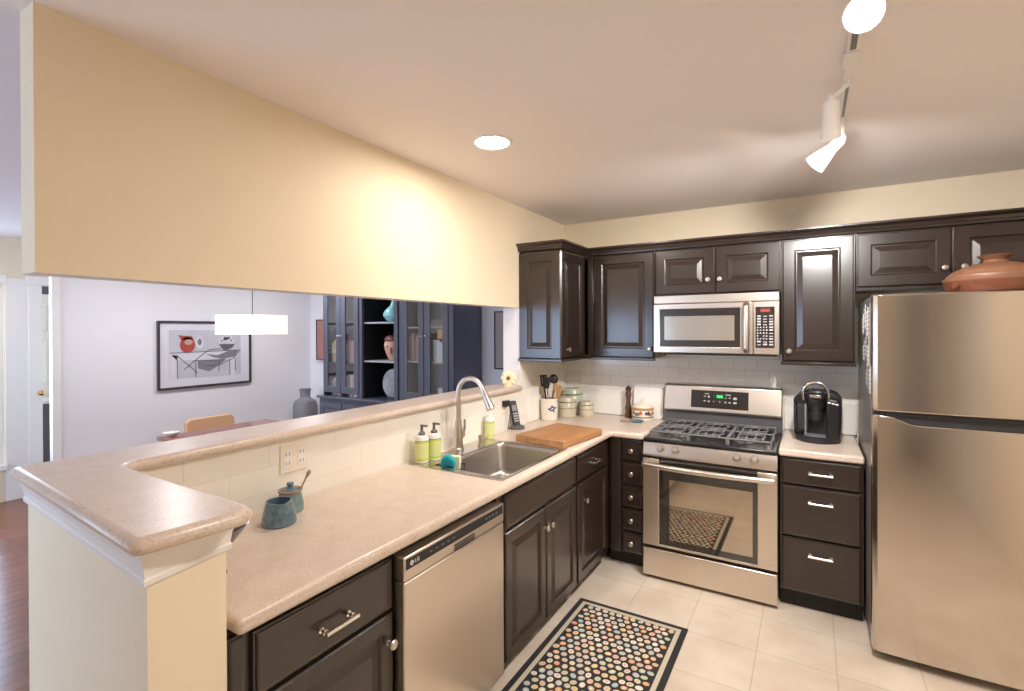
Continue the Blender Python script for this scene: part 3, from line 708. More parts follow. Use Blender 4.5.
def canister(label, x, y, r, h, body):
    b = thing('canister', label, 'canister', (x, y, .914))
    MB().lathe([(r*.90, 0), (r*.97, .004), (r, h*.2), (r, h*.55), (r*.96, h*.68), (r*.86, h*.74)], (0,0,0), 32).obj('body', body, b)
    MB().lathe([(r*.985, h*.44), (r*1.006, h*.45), (r*1.006, h*.48), (r*.985, h*.49)], (0,0,0), 32, cap=False).obj('stripe', 'olive', b)
    MB().lathe([(r*.90, h*.735), (r*.95, h*.76), (r*.95, h*.80), (r*.88, h*.82), (r*.80, h*.95), (r*.72, h), (.001, h*1.0)], (0,0,0), 32).obj('lid', body, b)
    MB().lathe([(r*.955, h*.765), (r*.965, h*.77), (r*.965, h*.79), (r*.955, h*.8)], (0,0,0), 32, cap=False).obj('lid_seal', 'olive', b)
canister('largest sage stoneware canister, at the back of the corner trio', .125, -.116, .088, .205, 'sage')
canister('medium stoneware canister in front of the largest one', .150, -.285, .074, .155, 'sand')
canister('smallest stoneware canister, right end of the corner trio', .268, -.172, .060, .115, 'sand')
pm = thing('pepper_mill', 'tall dark wooden pepper mill against the white splashback', 'pepper mill', (.578, -.075, .9142))
MB().lathe([(.029, 0), (.030, .012), (.026, .02), (.024, .05), (.026, .075), (.018, .10), (.016, .13), (.021, .155), (.021, .165)], (0,0,0), 24).obj('body', 'mill', pm)
MB().lathe([(.023, .166), (.024, .18), (.017, .195), (.023, .208), (.024, .222), (.015, .234), (.007, .238), (.007, .244), (.001, .246)], (0,0,0), 24).obj('cap', 'mill', pm)
sj = thing('sugar_jar', 'round lidded jar with a band of painted fruit, left of the stove', 'jar', (.706, -.135, .9142))
MB().lathe([(.070, 0), (.076, .006), (.079, .03), (.079, .085), (.076, .096)], (0,0,0), 36).obj('body', 'crock', sj)
MB().lathe([(.0795, .024), (.0805, .026), (.0805, .030), (.0795, .032)], (0,0,0), 36, cap=False).obj('lower_band', 'brown', sj)
MB().lathe([(.079, .078), (.083, .084), (.083, .093), (.076, .098)], (0,0,0), 36, cap=False).obj('rim', 'spoonwood', sj)
mb = MB(); 
fm = ['printr', 'yellow', 'cobalt', 'terra', 'olive']
for i in range(26):
    mb.mi = i % 5; a = 2*PI*i/26; z = .055+.008*math.sin(i*2.3); rr_ = .0105+.002*math.sin(i*1.7)
    vs = [mb.bm.verts.new((.0805*math.cos(a+rr_*math.cos(q)/.0805), .0805*math.sin(a+rr_*math.cos(q)/.0805), z+rr_*1.3*math.sin(q))) for q in [2*PI*k/9 for k in range(9)]]
    mb.face(vs)
mb.obj('fruit_band', fm, sj, smooth=False)
MB().lathe([(.076, .097), (.074, .104), (.05, .122), (.018, .132), (.010, .134), (.015, .142), (.016, .152), (.010, .160), (.001, .162)], (0,0,0), 32).obj('lid', 'crock', sj)
tv = MB().prism(rrect(-.115, .115, 0, .235, .03), -.006, .006, 'y').obj('trivet', 'slab', None, bevel=.003)
tv.location = (.722, -.044, .9147); tv.rotation_euler = (math.radians(-3.5), 0, 0)
tag(tv, 'white rounded tile trivet leaning on the wall behind the fruit jar', 'trivet')
sr = thing('spoon_rest', 'small dark spoon rest on the counter in front of the fruit jar', 'spoon rest', (.655, -.262, .9142), math.radians(8))
MB().lathe([(.001, .003), (.03, .004), (.042, .014), (.046, .016), (.042, .008), (.03, 0), (.001, 0)], (.045, 0, 0), 24, sx=1.1, sy=.8, cap=False).obj('cup', 'blue', sr)
MB().prism([(-.075, -.018), (.01, -.02), (.01, .02), (-.075, .018)], .003, .012).obj('tail', 'clay', sr, bevel=.003)
fl = thing('flower_ornament', 'pale yellow flower ornament with brown centre at the far end of the bar ledge', 'ornament', (-.03, -.86, 1.2), .35)
for i in range(8):
    a = 2*PI*i/8
    MB().ball((0, 0, 0), .026, 12, 1.0, .42, .75).xform(Matrix.Translation((.032*math.cos(a), -.012, .056+.030*math.sin(a))) @ Matrix.Rotation(-a, 4, 'Y')).obj('petal', 'yellow', fl)
MB().ball((0, -.020, .056), .014, 12, 1, .7, 1).obj('centre', 'brown', fl)
MB().lathe([(.03, 0), (.03, .005), (.012, .012), (.008, .03)], (0,0,0), 16).obj('foot', 'yellow', fl)

# ------------------------------------------------------------------ dishwasher
dw = thing('dishwasher', 'stainless front dishwasher between the drawer cabinet and sink cabinet', 'dishwasher', (0, -2.648, 0), PI/2)
W_ = .615
MB().box(.01, W_-.01, -.60, -.02, .11, .86).obj('tub', 'darkgray', dw, smooth=False)
MB().box(0, W_, -.655, -.605, .105, .765).obj('door', 'steel2', dw, bevel=.006)
MB().box(0, W_, -.655, -.605, .768, .848).obj('control_panel', 'steel2', dw, bevel=.005)
cp = MB().box(.008, W_-.012, -.657, -.6545, .806, .841).obj('display_strip', 'blackm', dw, bevel=.001)
mb = MB()
for i in range(5): mb.box(.125+i*.032, .139+i*.032, -.6578, -.6569, .822, .826)
for i in range(4): mb.box(.47+i*.025, .483+i*.025, -.6578, -.6569, .820, .827)
mb.obj('button_mark', 'grayplastic', cp, smooth=False)
emblem = MB().lathe([(.0085, -.6572), (.0085, -.6582), (.001, -.6583)], (.034, 0, .823), 24, 'y').obj('emblem_disc', 'whitep', cp)
mb = MB().tube([(.034+.0055*math.cos(a), -.6585, .823+.0055*math.sin(a)) for a in [math.radians(q) for q in range(60, 361, 20)]], .0006, 6).box(.0335, .0345, -.6588, -.658, .820, .827)
mb.obj('emblem_mark', 'grayplastic', emblem, smooth=False)
text('brand_lettering', 'LG', .019, 'whitep', cp, (.060, -.6575, .823), (PI/2, 0, 0))
mb = MB()
for i in range(3): mb.box(.265, .395, -.6575, -.6545, .772+i*.009, .776+i*.009)
mb.obj('vent', 'blackm', dw, smooth=False)
MB().box(.02, W_-.02, -.57, -.5, .0, .1).obj('toe_kick', 'cabin', dw, smooth=False)

# ------------------------------------------------------------------ gas range
rg = thing('gas_range', 'stainless freestanding gas stove with black cooktop grates', 'stove', (.863, 0, 0))
RW, RY = .768, -.673
MB().box(.002, RW-.002, -.62, -.03, .03, .895).obj('body', 'darkgray', rg, smooth=False)
ft = None
for x in (.05, RW-.05):
    for y in (-.57, -.1): MB().lathe([(.018, 0), (.018, .03)], (x, y, 0), 12).obj('foot', 'blackm', rg)
MB().box(0, RW, RY, -.622, .022, .197).obj('storage_drawer', 'steel2', rg, bevel=.006)
dr_ = MB().cells([0, .104, .663, RW], [.217, .232, .735, .77], lambda u, v: not (.104 < u < .663 and v > .232), RY, -.63, 'y').obj('oven_door', 'steel2', rg, bevel=.004)
MB().box(.104, .663, RY+.002, -.632, .2325, .772).obj('glass_panel', 'ovenglass', dr_, smooth=False)
MB().box(.168, .640, RY+.0005, RY+.003, .272, .650).obj('oven_window', 'ovenwin', dr_, smooth=False)
pts = []
for i in range(17):
    u = -1+i/8; pts.append((RW/2+u*.365, RY-.026-.035*(1-u*u), .735))
mb = MB().tube(pts, .017, 14)
for s_ in (-1, 1): mb.box(RW/2+s_*.365-.016, RW/2+s_*.365+.016, RY-.034, RY, .722, .748)
mb.obj('door_handle', 'steel2', dr_)
# sloped knob panel
kp = MB().prism([(RY-.004, .787), (RY-.004, .800), (RY+.022, .872), (RY+.06, .872), (RY+.06, .787)], 0, RW, 'x').obj('knob_panel', 'steel2', rg, bevel=.004)
MB().box(.005, RW-.005, RY+.01, -.62, .770, .788).obj('door_gap', 'blackm', rg, smooth=False)
kb = None
for x in (.112, .205, .556, .650):
    if kb is None:
        kb = MB().lathe([(.024, 0), (.024, -.006), (.021, -.010), (.020, -.026), (.017, -.030), (.001, -.031)], (0,0,0), 22, 'y').box(-.003, .003, -.036, -.028, -.017, .017).obj('burner_knob', 'nickel', kp)
        kb.location = (x, RY+.008, .838); kb.rotation_euler = (math.radians(-20), 0, 0)
    else: share(kb, kp, (x, RY+.008, .838))
text('panel_mark', '', .01, 'btn', kp, (0, 0, 0), (0, 0, 0)) if False else None
ct = MB().box(0, RW, RY+.012, -.095, .874, .898).obj('cooktop', 'black', rg, bevel=.008)
mb = MB(); 
BN = ((.19, -.50), (.19, -.24), (RW-.19, -.50), (RW-.19, -.24))
for (x, y) in BN:
    b = MB().lathe([(.052, .898), (.052, .905), (.040, .908), (.040, .916), (.034, .920), (.001, .921)], (x, y, 0), 22).obj('burner', 'iron', ct)
def grate(x0, x1):
    mb = MB(); z = .936; y0, y1 = RY+.055, -.125; r = .0055
    for (a, b_) in (((x0, y0), (x1, y0)), ((x0, y1), (x1, y1)), ((x0, y0), (x0, y1)), ((x1, y0), (x1, y1)), ((x0, (y0+y1)/2), (x1, (y0+y1)/2))):
        mb.tube([(a[0], a[1], z), (b_[0], b_[1], z)], r, 8)
    n = 5
    for i in range(1, n):
        x = x0+(x1-x0)*i/n
        for (ya, yb_) in ((y0, y0+.10), (y1, y1-.10), ((y0+y1)/2, (y0+y1)/2-.085), ((y0+y1)/2, (y0+y1)/2+.085)): mb.tube([(x, ya, z), (x, yb_, z+.002)], r, 8)
    for (x, y) in ((x0, y0), (x1, y0), (x0, y1), (x1, y1), (x0, (y0+y1)/2), (x1, (y0+y1)/2)): mb.tube([(x, y, .897), (x, y, z)], r, 8)
    for cy in ((3*y0+y1)/4, (y0+3*y1)/4):
        cx = (x0+x1)/2
        mb.tube([(cx+.075*math.cos(2*PI*i/24), cy+.075*math.sin(2*PI*i/24), z) for i in range(25)], r*.9, 8, cap=False)
    return mb.obj('grate', 'iron', ct)
grate(.035, .265); grate(.275, .493); grate(.503, .733)
bgd = MB().prism([(-.095, .9), (-.095, 1.0), (-.03, 1.0), (-.03, .9)], 0, RW, 'x').obj('lower_backguard', 'darkgray', rg, smooth=False)
mb = MB().prism([(-.112, 1.0), (-.128, 1.012), (-.092, 1.185), (-.078, 1.195), (-.012, 1.195), (-.012, 1.0)], 0, RW, 'x')
bk = mb.obj('control_backguard', 'steel2', rg, bevel=.006)
# tilted console glass on the sloped face: local frame along the slope
sl = math.atan2(.036, .173)
con = MB().box(-.188, .188, -.002, .004, -.062, .062).obj('console_glass', 'ovenglass', bk, bevel=.002)
con.location = (.377, -.1105, 1.098); con.rotation_euler = (-sl, 0, 0)
cw = MB().box(-.034, .034, -.0032, -.0018, .008, .036).obj('clock_window', mat('clock_dark_green', (.0, .05, .012), .3), con, smooth=False)
for i in range(3): MB().rings(.010, .017, [(0, -.0032), (0, -.0036), (.0022, -.0036), (.0022, -.0033)], -.014+i*.0125+(.002 if i else 0), .0135).obj('clock_digit', 'green', con, smooth=False)
mb = MB()
for (x, z, a, b_) in ((-.095, .020, .012, .006), (-.068, .018, .014, .010), (-.095, -.014, .012, .008), (-.068, -.014, .014, .008), (-.035, -.014, .008, .005), (.005, -.014, .008, .005), (.043, .016, .010, .006),
                      (.070, .016, .012, .006), (.103, .014, .022, .016), (.043, -.016, .012, .010), (.070, -.016, .010, .010), (.103, -.016, .022, .012), (-.08, .038, .03, .005), (.06, .036, .035, .006)):
    mb.box(x-a/2, x+a/2, -.0028, -.0018, z-b_/2, z+b_/2)
mb.obj('button', 'btn', con, smooth=False)

# ------------------------------------------------------------------ microwave
mw = thing('microwave', 'stainless over-the-range microwave mounted above the stove', 'microwave', (.86, 0, 0))
MW, MY = .768, -.40
MB().box(0, MW, -.36, -.008, 1.432, 1.824).obj('case', 'darkgray', mw, smooth=False)
MB().box(0, MW, MY+.006, -.362, 1.768, 1.824).obj('vent_grille', 'steel2', mw, bevel=.005)
dr_ = MB().cells([0, .045, .548, .622], [1.436, 1.478, 1.73, 1.766], lambda u, v: not (.045 < u < .548 and 1.478 < v < 1.73), MY, -.362, 'y').obj('door', 'steel2', mw, bevel=.004)
MB().box(.045, .548, MY+.001, -.364, 1.478, 1.73).obj('door_glass', 'ovenglass', dr_, smooth=False)
MB().box(.075, .515, MY-.0005, MY+.002, 1.522, 1.682).obj('viewing_window', mat('microwave_mesh_window', (.60, .57, .52), .12, metal=.8, coat=1), dr_, smooth=False)
MB().tube([(.585, MY-.004, 1.46), (.585, MY-.03, 1.475), (.585, MY-.034, 1.60), (.585, MY-.03, 1.735), (.585, MY-.004, 1.75)], .021, 14).obj('door_handle', 'steel2', dr_)
MB().box(.624, MW, MY, -.362, 1.436, 1.766).obj('control_panel', 'steel2', mw, bevel=.004)
kp2 = MB().box(.636, .742, MY-.002, MY+.002, 1.476, 1.732).obj('keypad', 'ovenglass', mw, bevel=.001)
MB().box(.664, .716, MY-.0032, MY-.0018, 1.700, 1.718).obj('clock_display', 'red', kp2, smooth=False)
mb = MB()
for j in range(11):
    for i in range(3):
        if j in (4, 5, 6, 7, 8) and i < 2:
            for q in (0, 1): mb.box(.644+i*.034+q*.016, .652+i*.034+q*.016, MY-.0030, MY-.0018, 1.672-j*.0178, 1.679-j*.0178) if random.random() < .85 else None
        else: mb.box(.645+i*.034, .666+i*.034, MY-.0030, MY-.0018, 1.671-j*.0178, 1.671-j*.0178+random.choice((.005, .008, .010)))
mb.obj('button', 'btn', kp2, smooth=False)
MB().box(.02, MW-.02, -.385, -.06, 1.422, 1.432).obj('underside_filter', 'blackm', mw, smooth=False)

# ------------------------------------------------------------------ coffee maker
km = thing('coffee_maker', 'black single-serve coffee maker with silver handle on the short counter', 'coffee maker', (1.828, -.275, .9142), math.radians(-4))
W2 = .118
out = [(-.05, .0), (W2*.97, 0), (W2*1.03, .10), (W2*1.05, .235), (W2*1.0, .26), (W2*.82, .285), (W2*.5, .30), (-.05, .30)]
MB().prism(out, -.01, .145, 'y').obj('body', 'blackm', km, bevel=.012, bseg=3)
MB().lathe([(.001, 0), (W2*.98, 0), (W2*1.0, .012), (W2*.99, .030), (W2*.93, .034), (.001, .034)], (0, -.01, 0), 32, sx=1, sy=1.12).obj('drip_tray', 'blackm', km)
MB().lathe([(.001, .0345), (.08, .0345), (.08, .0375), (.001, .0375)], (0, -.045, 0), 28, sx=1, sy=.85).obj('drip_grid', 'grayplastic', km)
# right shell and brew head
MB().prism([(.048, .02), (W2*.98, .02), (W2*1.04, .10), (W2*1.06, .232), (W2*.96, .26), (.048, .272)], -.10, -.005, 'y').obj('side_shell', 'black', km, bevel=.014, bseg=3)
MB().lathe([(.028, .135), (.034, .15), (.046, .20), (.054, .215), (.054, .262), (.046, .285), (.001, .292)], (-.004, -.058, 0), 28).obj('brew_head', 'black', km)
MB().lathe([(.012, .12), (.030, .125), (.040, .14), (.042, .19)], (-.004, -.058, 0), 24).obj('pod_holder', 'blackm', km)
tk = MB().prism([(-W2*.98, .03), (-.056, .03), (-.056, .225), (-W2*1.04, .225), (-W2*1.02, .10)], -.085, .13, 'y').obj('water_tank', 'tankglass', km, bevel=.01)
MB().box(-.062, -.052, -.092, -.08, .04, .225).obj('tank_rib', 'grayplastic', km, bevel=.002)
MB().prism([(-W2*1.05, .225), (-.05, .225), (-.05, .30), (-W2*.55, .296), (-W2*.85, .28), (-W2*1.02, .255)], -.085, .14, 'y').obj('tank_lid', 'black', km, bevel=.008)
pts = [(-.064, -.07, .25), (-.066, -.074, .285)] + [(.064*-math.cos(PI*i/12), -.078, .298+.062*math.sin(PI*i/12)) for i in range(0, 13)] + [(.066, -.074, .285), (.064, -.07, .25)]
MB().tube([(x-.004, y-.012, z) for x, y, z in pts], .0095, 12).obj('handle', 'chrome', km)
MB().prism([(-.045, .258), (.037, .258), (.040, .292), (.030, .312), (-.038, .312), (-.048, .292)], -.122, -.03, 'y').obj('lid', 'black', km, bevel=.01, bseg=3)
MB().box(-.034, .026, -.1245, -.120, .272, .288).obj('badge', 'chrome', km, bevel=.003)
bt = None
for i in range(3):
    b = MB().lathe([(.0095, -.1), (.0095, -.106), (.006, -.108), (.001, -.1085)], (.066+i*.019, 0, .243-i*.004), 14, 'y', 1.1, .6).obj('button', 'chrome', km)

# ------------------------------------------------------------------ refrigerator
fr = thing('refrigerator', 'tall stainless top-freezer refrigerator beside the drawer cabinet', 'refrigerator', (2.045, 0, 0))
FW, FY = .84, -.925
MB().box(.002, FW-.002, -.845, -.06, .04, 1.752).obj('case', mat('fridge_case_grey', (.30, .29, .28), .4, metal=.6), fr, bevel=.006)
MB().box(.02, FW-.02, -.83, -.75, 0, .045).obj('base_grille', 'blackm', fr, smooth=False)
for x in (.08, FW-.08): MB().lathe([(.02, 0), (.02, .045)], (x, -.12, 0), 12).obj('foot', 'blackm', fr)
def fdoor(name, zb, ztop):
    mb = MB(); n = 40; A = []
    for i in range(n+1):
        u = i/n; u = .5-.5*math.cos(PI*u)*(.55+.45*abs(math.cos(PI*u))) if False else u
        x = FW*u; e = min(u, 1-u)*FW
        y = FY+.010*(2*u-1)**2 + (.018*(1-min(1, e/.022))**2)
        A.append([mb.bm.verts.new(p) for p in ((x, y, zb), (x, y, ztop(x)), (x, -.853, ztop(x)), (x, -.853, zb))])
    for i in range(n):
        for k in range(4): mb.face([A[i][k], A[i+1][k], A[i+1][(k+1) % 4], A[i][(k+1) % 4]])
    mb.face(A[0]); mb.face(A[-1][::-1])
    return mb.obj(name, 'steel', fr, bevel=.007, bseg=3)
def lowtop(x):
    if x < .055: return 1.18
    if x > .17: return 1.145
    q = (x-.055)/.115; return 1.18-.035*q*q*(3-2*q)
fdoor('freezer_door', 1.199, lambda x: 1.757)
fdoor('fridge_door', .045, lowtop)
MB().box(.012, FW-.01, -.895, -.846, 1.10, 1.198).obj('handle_recess', 'blackm', fr, smooth=False)
MB().box(.10, FW-.1, -.90, -.885, 1.175, 1.197).obj('grip_bar', 'blackm', fr, bevel=.004)
# notes and magnets on the refrigerator's left side: each one a thing
notes = [(-.40, 1.62, .09, .11, 'paper'), (-.52, 1.66, .10, .13, 'paper'), (-.64, 1.63, .09, .15, 'paper'), (-.76, 1.62, .09, .20, 'papg'), (-.55, 1.50, .12, .12, 'papg'), (-.70, 1.46, .11, .13, 'paper'),
         (-.78, 1.34, .07, .14, 'paper'), (-.62, 1.34, .09, .10, 'papg'), (-.45, 1.47, .08, .10, 'paper')]
NL = ['small white note high at the back of the refrigerator side', 'white note second from the back, top row on the refrigerator side', 'white note third from the back, top row on the refrigerator side',
      'tall grey note by the front edge, top row on the refrigerator side', 'grey note in the middle row on the refrigerator side', 'white note near the front, middle row on the refrigerator side',
      'lowest white note near the front of the refrigerator side', 'grey note in the bottom row on the refrigerator side', 'white note at the back, middle row on the refrigerator side']
for (y, z, a, b_, m_), lb in zip(notes, NL):
    n = thing('fridge_note', lb, 'note', (2.047, y, z), -PI/2, 'notes and magnets on the refrigerator side')
    MB().box(-a/2, a/2, -.0015, 0, -b_/2, b_/2).obj('sheet', m_, n, smooth=False)
    mb = MB()
    for i in range(int(b_/.022)): mb.box(-a*.38, a*.38*random.uniform(.2, 1), -.0019, -.0014, b_/2-.02-i*.022, b_/2-.013-i*.022)
    mb.obj('printed_line', 'papg' if m_ == 'paper' else 'paper', n, smooth=False)
    MB().lathe([(.011, -.0015), (.011, -.005), (.001, -.006)], (0, 0, b_/2-.008), 14, 'y').obj('magnet', 'blackm', n)
tg = thing('tagine_pot', 'reddish terracotta casserole with domed lid standing on the refrigerator', 'pot', (2.525, -.735, 1.7575), .55)
MB().lathe([(.150, 0), (.168, .004), (.182, .03), (.187, .052), (.178, .052), (.165, .03), (.001, .012)], (0,0,0), 40, cap=False).obj('dish', 'terra', tg)
for s_ in (-1, 1): MB().lathe([(.001, 0), (.014, .002), (.017, .012), (.012, .022), (.001, .024)], (s_*.185-.012, 0, .034), 14, 'x').obj('lug', 'terra', tg)
MB().lathe([(.186, .052), (.190, .058), (.190, .066), (.178, .070), (.176, .080), (.160, .094), (.158, .098), (.125, .116), (.090, .130), (.060, .137), (.046, .141), (.042, .150), (.048, .158), (.062, .166), (.066, .171), (.060, .173), (.04, .168), (.001, .164)], (0,0,0), 40).obj('lid', 'terral', tg)

# ------------------------------------------------------------------ rug
RX0, RX1, RY0, RY1 = .622, 1.236, -2.06, -1.122
mb = MB(); mb.box(RX0, RX1, RY0, RY1, .001, .008)
rug = mb.obj('kitchen_rug', 'rug', None, bevel=.003)
tag(rug, 'black kitchen mat with pebble dots in many colours in front of the sink', 'rug')
mb = MB(); i0, i1 = .030, .052
mb.cells([RX0+i0, RX0+i1, RX1-i1, RX1-i0], [RY0+i0, RY0+i1, RY1-i1, RY1-i0], lambda u, v: not (RX0+i1 < u < RX1-i1 and RY0+i1 < v < RY1-i1), .0075, .0088, 'z')
mb.obj('border_stripe', 'rugb', rug, smooth=False)
mb = MB(); ny = 22; nx = 12
for j in range(ny):
    for i in range(nx):
        x = RX0+.075+(RX1-RX0-.15)*(i+(.5 if j % 2 else 0))/(nx-.5)+random.uniform(-.003, .003)
        y = RY0+.07+(RY1-RY0-.14)*j/(ny-1)+random.uniform(-.003, .003)
        if x > RX1-.062: continue
        a = random.uniform(.0150, .0180); b_ = random.uniform(.0130, .0155); t0 = random.uniform(0, PI); c1 = random.choice((0, 0, 1, 1, 2, 3, 3, 4, 5, 6, 7, 7, 8, 9)); c2 = random.choice((0, 1, 2, 3, 4, 7, 8))
        for (k, z, ci) in ((1, .0092, c1), (.52, .0096, c2)):
            mb.mi = ci
            mb.face([mb.bm.verts.new((x+k*(a*math.cos(q)*math.cos(t0)-b_*math.sin(q)*math.sin(t0)), y+k*(a*math.cos(q)*math.sin(t0)+b_*math.sin(q)*math.cos(t0)), z)) for q in [2*PI*n_/12 for n_ in range(12)]])
mb.obj('pebble_pattern', RUGC, rug, smooth=False)

# ------------------------------------------------------------------ ceiling lamps and added fill lights
def downlight(label, x, y, lens, power=0, col=WARM, cone=150):
    o = thing('recessed_light', label, 'ceiling light', (x, y, H))
    MB().lathe([(.078, -.001), (.098, -.001), (.098, -.005), (.092, -.009), (.080, -.008)], (0,0,0), 36, cap=False).obj('trim_ring', 'trim', o)
    MB().lathe([(.001, -.004), (.079, -.004)], (0,0,0), 36, cap=False).obj('lens', lens, o, smooth=False)
    if power:
        l = bpy.data.lights.new('fill_beam', 'SPOT'); l.energy = power; l.color = col; l.spot_size = math.radians(cone); l.spot_blend = .9; l.shadow_soft_size = .075  # spot used only by the added fill lights
        q = bpy.data.objects.new('fill_beam', l); COL.objects.link(q); q.parent = o; q.location = (0, 0, -.08)
    return o
downlight('round recessed ceiling light over the sink counter', .505, -1.885, 'lamp')
downlight('added recessed fill light out of view in the middle of the kitchen, facing the stove', 2.05, -2.60, 'fillm', 15, NEUTRAL, 140)  # fill light added above the frame to brighten floor, stove and back wall
downlight('added recessed fill light behind the camera near the rear kitchen door', 2.2, -4.7, 'fillb')  # fill light added behind the camera, no fitting known there
downlight('added recessed fill light in the foyer by the panelled wall', -4.1, -2.9, 'fillb', 18, (1, .88, .74), 170)  # fill light added to warm and brighten the foyer wall
downlight('added recessed fill light, unseen, over the hutch side of the dining table', -2.7, -.45, 'filld', 18, COOL, 165)  # fill light added behind the header to brighten the dining walls
downlight('added recessed fill light, unseen, over the near side of the dining table', -2.7, -1.75, 'filld', 18, COOL, 165)  # second added dining fill light, likewise hidden by the header
tl = thing('track_light', 'ceiling track with three white spot heads near the refrigerator', 'track light', (1.905, 0, H))
MB().box(-.016, .016, -2.55, -1.33, -.02, -.0005).obj('track', 'trim', tl, bevel=.003)
for hw, ya, yb in ((.008, -2.22, -1.98), (.005, -1.72, -1.40)): MB().box(-hw, hw, ya, yb, -.0215, -.0195).obj('slot', 'grayplastic', tl, smooth=False)
MB().box(-.024, .024, -1.97, -1.87, -.030, -.0205).obj('feed_box', 'trim', tl, bevel=.004)
def head(y, drop, d, L, r0, r1, lens, side=0, power=0, cone_deg=90):
    """spot head: stem from track, cone along d"""
    d = Vector(d).normalized(); j = Vector((side, y, -drop))
    h = MB().tube([(0, y, -.018), (0, y, -drop*.5), tuple(j)], .007, 8).ball(tuple(j), .013, 12).obj('stem', 'trim', tl)
    prof = [(r0*.7, -.012), (r0, 0), (r0*1.02, L*.3), (r1*.85, L*.75), (r1, L), (r1*.93, L), (r1*.8, L*.82)]
    rot = Vector((0, 0, 1)).rotation_difference(d).to_matrix().to_4x4()
    mt = Matrix.Translation(j+d*.012) @ rot
    cone = MB().lathe(prof, (0,0,0), 28).xform(mt).obj('spot_head', 'trim', tl)
    MB().lathe([(.001, L*.93), (r1*.86, L*.93)], (0,0,0), 28, cap=False).xform(mt).obj('lens', lens, cone, smooth=False)
    if power:
        l = bpy.data.lights.new('spot_beam', 'SPOT'); l.energy = power; l.color = NEUTRAL; l.spot_size = math.radians(cone_deg); l.spot_blend = .8; l.shadow_soft_size = .03
        q = bpy.data.objects.new('spot_beam', l); COL.objects.link(q); q.parent = tl; q.location = j+d*(L+.03)
        q.rotation_euler = d.to_track_quat('-Z', 'Y').to_euler()
head(-2.27, .055, (.02, -.80, -.60), .055, .034, .045, 'lampt', 0, 8, 110)
head(-1.765, .075, (-.0, .62, -.78), .125, .026, .034, 'lampt', -.05, 80, 160)
head(-1.40, .105, (-.70, .36, -.55), .125, .022, .045, 'lampt', 0, 45, 120)

# ------------------------------------------------------------------ dining room
pd = thing('pendant_lamp', 'lit white linen drum pendant hanging over the dining table', 'pendant lamp', (-2.2, -1.40, 0))
MB().lathe([(.268, 1.566), (.268, 1.722)], (0,0,0), 48, cap=False).obj('shade', 'shade', pd)
MB().lathe([(.001, 1.568), (.266, 1.568)], (0,0,0), 48, cap=False).obj('diffuser', 'shade', pd)
MB().tube([(0, 0, 1.6), (0, 0, H-.02)], .003, 8).obj('cord', 'blackm', pd)
MB().lathe([(.05, H-.022), (.055, H-.001)], (0,0,0), 24).obj('canopy', 'trim', pd)
tb = thing('dining_table', 'glossy red-brown dining table beyond the bar ledge', 'table', (-2.2, -1.42, 0))
MB().box(-.52, .75, -.47, .47, .715, .745).obj('table_top', 'tablewood', tb, bevel=.006)
MB().box(-.44, .67, -.39, -.37, .64, .715).box(-.44, .67, .37, .39, .64, .715).box(-.44, -.42, -.37, .37, .64, .715).box(.65, .67, -.37, .37, .64, .715).obj('apron', 'tablewood', tb, smooth=False)
for x in (-.42, .65):
    for y in (-.37, .37): MB().lathe([(.022, 0), (.032, .64), (.035, .714)], (x, y, 0), 12).obj('leg', 'tablewood', tb)
ch = thing('dining_chair', 'tan upholstered dining chair behind the far side of the table', 'chair', (-2.95, -1.245, 0), 0)
MB().box(-.20, .22, -.22, .22, .40, .47).obj('seat', 'tan', ch, bevel=.02, bseg=3)
o = MB().prism([(-.235, 0), (.235, 0), (.225, .36), (.19, .395), (-.19, .395), (-.225, .36)], -.025, .025, 'x').obj('backrest', 'tan', ch, bevel=.015, bseg=3); o.location = (-.17, 0, .385); o.rotation_euler = (0, math.radians(-5), 0)
for x in (-.17, .19):
    for y in (-.19, .19): MB().lathe([(.014, 0), (.018, .405)], (x, y, 0), 10).obj('leg', 'tablewood', ch)
tag(MB().lathe([(.03, 0), (.033, .004), (.055, .02), (.06, .03), (.055, .03), (.05, .02), (.028, .008), (.001, .006)], (0,0,0), 24, cap=False).obj('table_bowl', 'crock', None, loc=(-2.66, -1.81, .7455)), 'small white bowl on the near left end of the dining table', 'bowl')
tag(MB().lathe([(.10, 0), (.11, .01), (.13, .25), (.143, .50), (.141, .68), (.12, .745), (.068, .772), (.058, .79), (.060, .85), (.072, .885), (.062, .885), (.05, .85), (.05, .78), (.001, .76)], (0,0,0), 36, cap=False).obj('floor_vase', 'vase', None, loc=(-3.52, .08, 0)), 'large grey stoneware floor vase left of the hutch', 'vase')
# framed print
pc = thing('framed_print', 'large dark-framed still-life print with a red jug on the dining wall', 'picture', (XW, -.93, 1.35), PI/2)
FWd, FHt = .968, .70
MB().cells([-FWd/2, -FWd/2+.022, FWd/2-.022, FWd/2], [-FHt/2, -FHt/2+.022, FHt/2-.022, FHt/2], lambda u, v: not (abs(u) < FWd/2-.022 and abs(v) < FHt/2-.022), -.03, 0, 'y').obj('frame', 'frame', pc, bevel=.003)
MB().box(-FWd/2+.022, FWd/2-.022, -.012, -.002, -FHt/2+.022, FHt/2-.022).obj('mount', 'mat', pc, smooth=False)
pr_ = MB().box(-.375, .365, -.0135, -.011, -.245, .255).obj('print', 'printg', pc, smooth=False)
mb = MB()
def blob(poly, lay, mi):
    mb.mi = mi; mb.prism(poly, -.0136-.0004*lay, -.0135, 'y')
def ell(cx, cz, a, b_, n=20): return [(cx+a*math.cos(2*PI*i/n), cz+b_*math.sin(2*PI*i/n)) for i in range(n)]
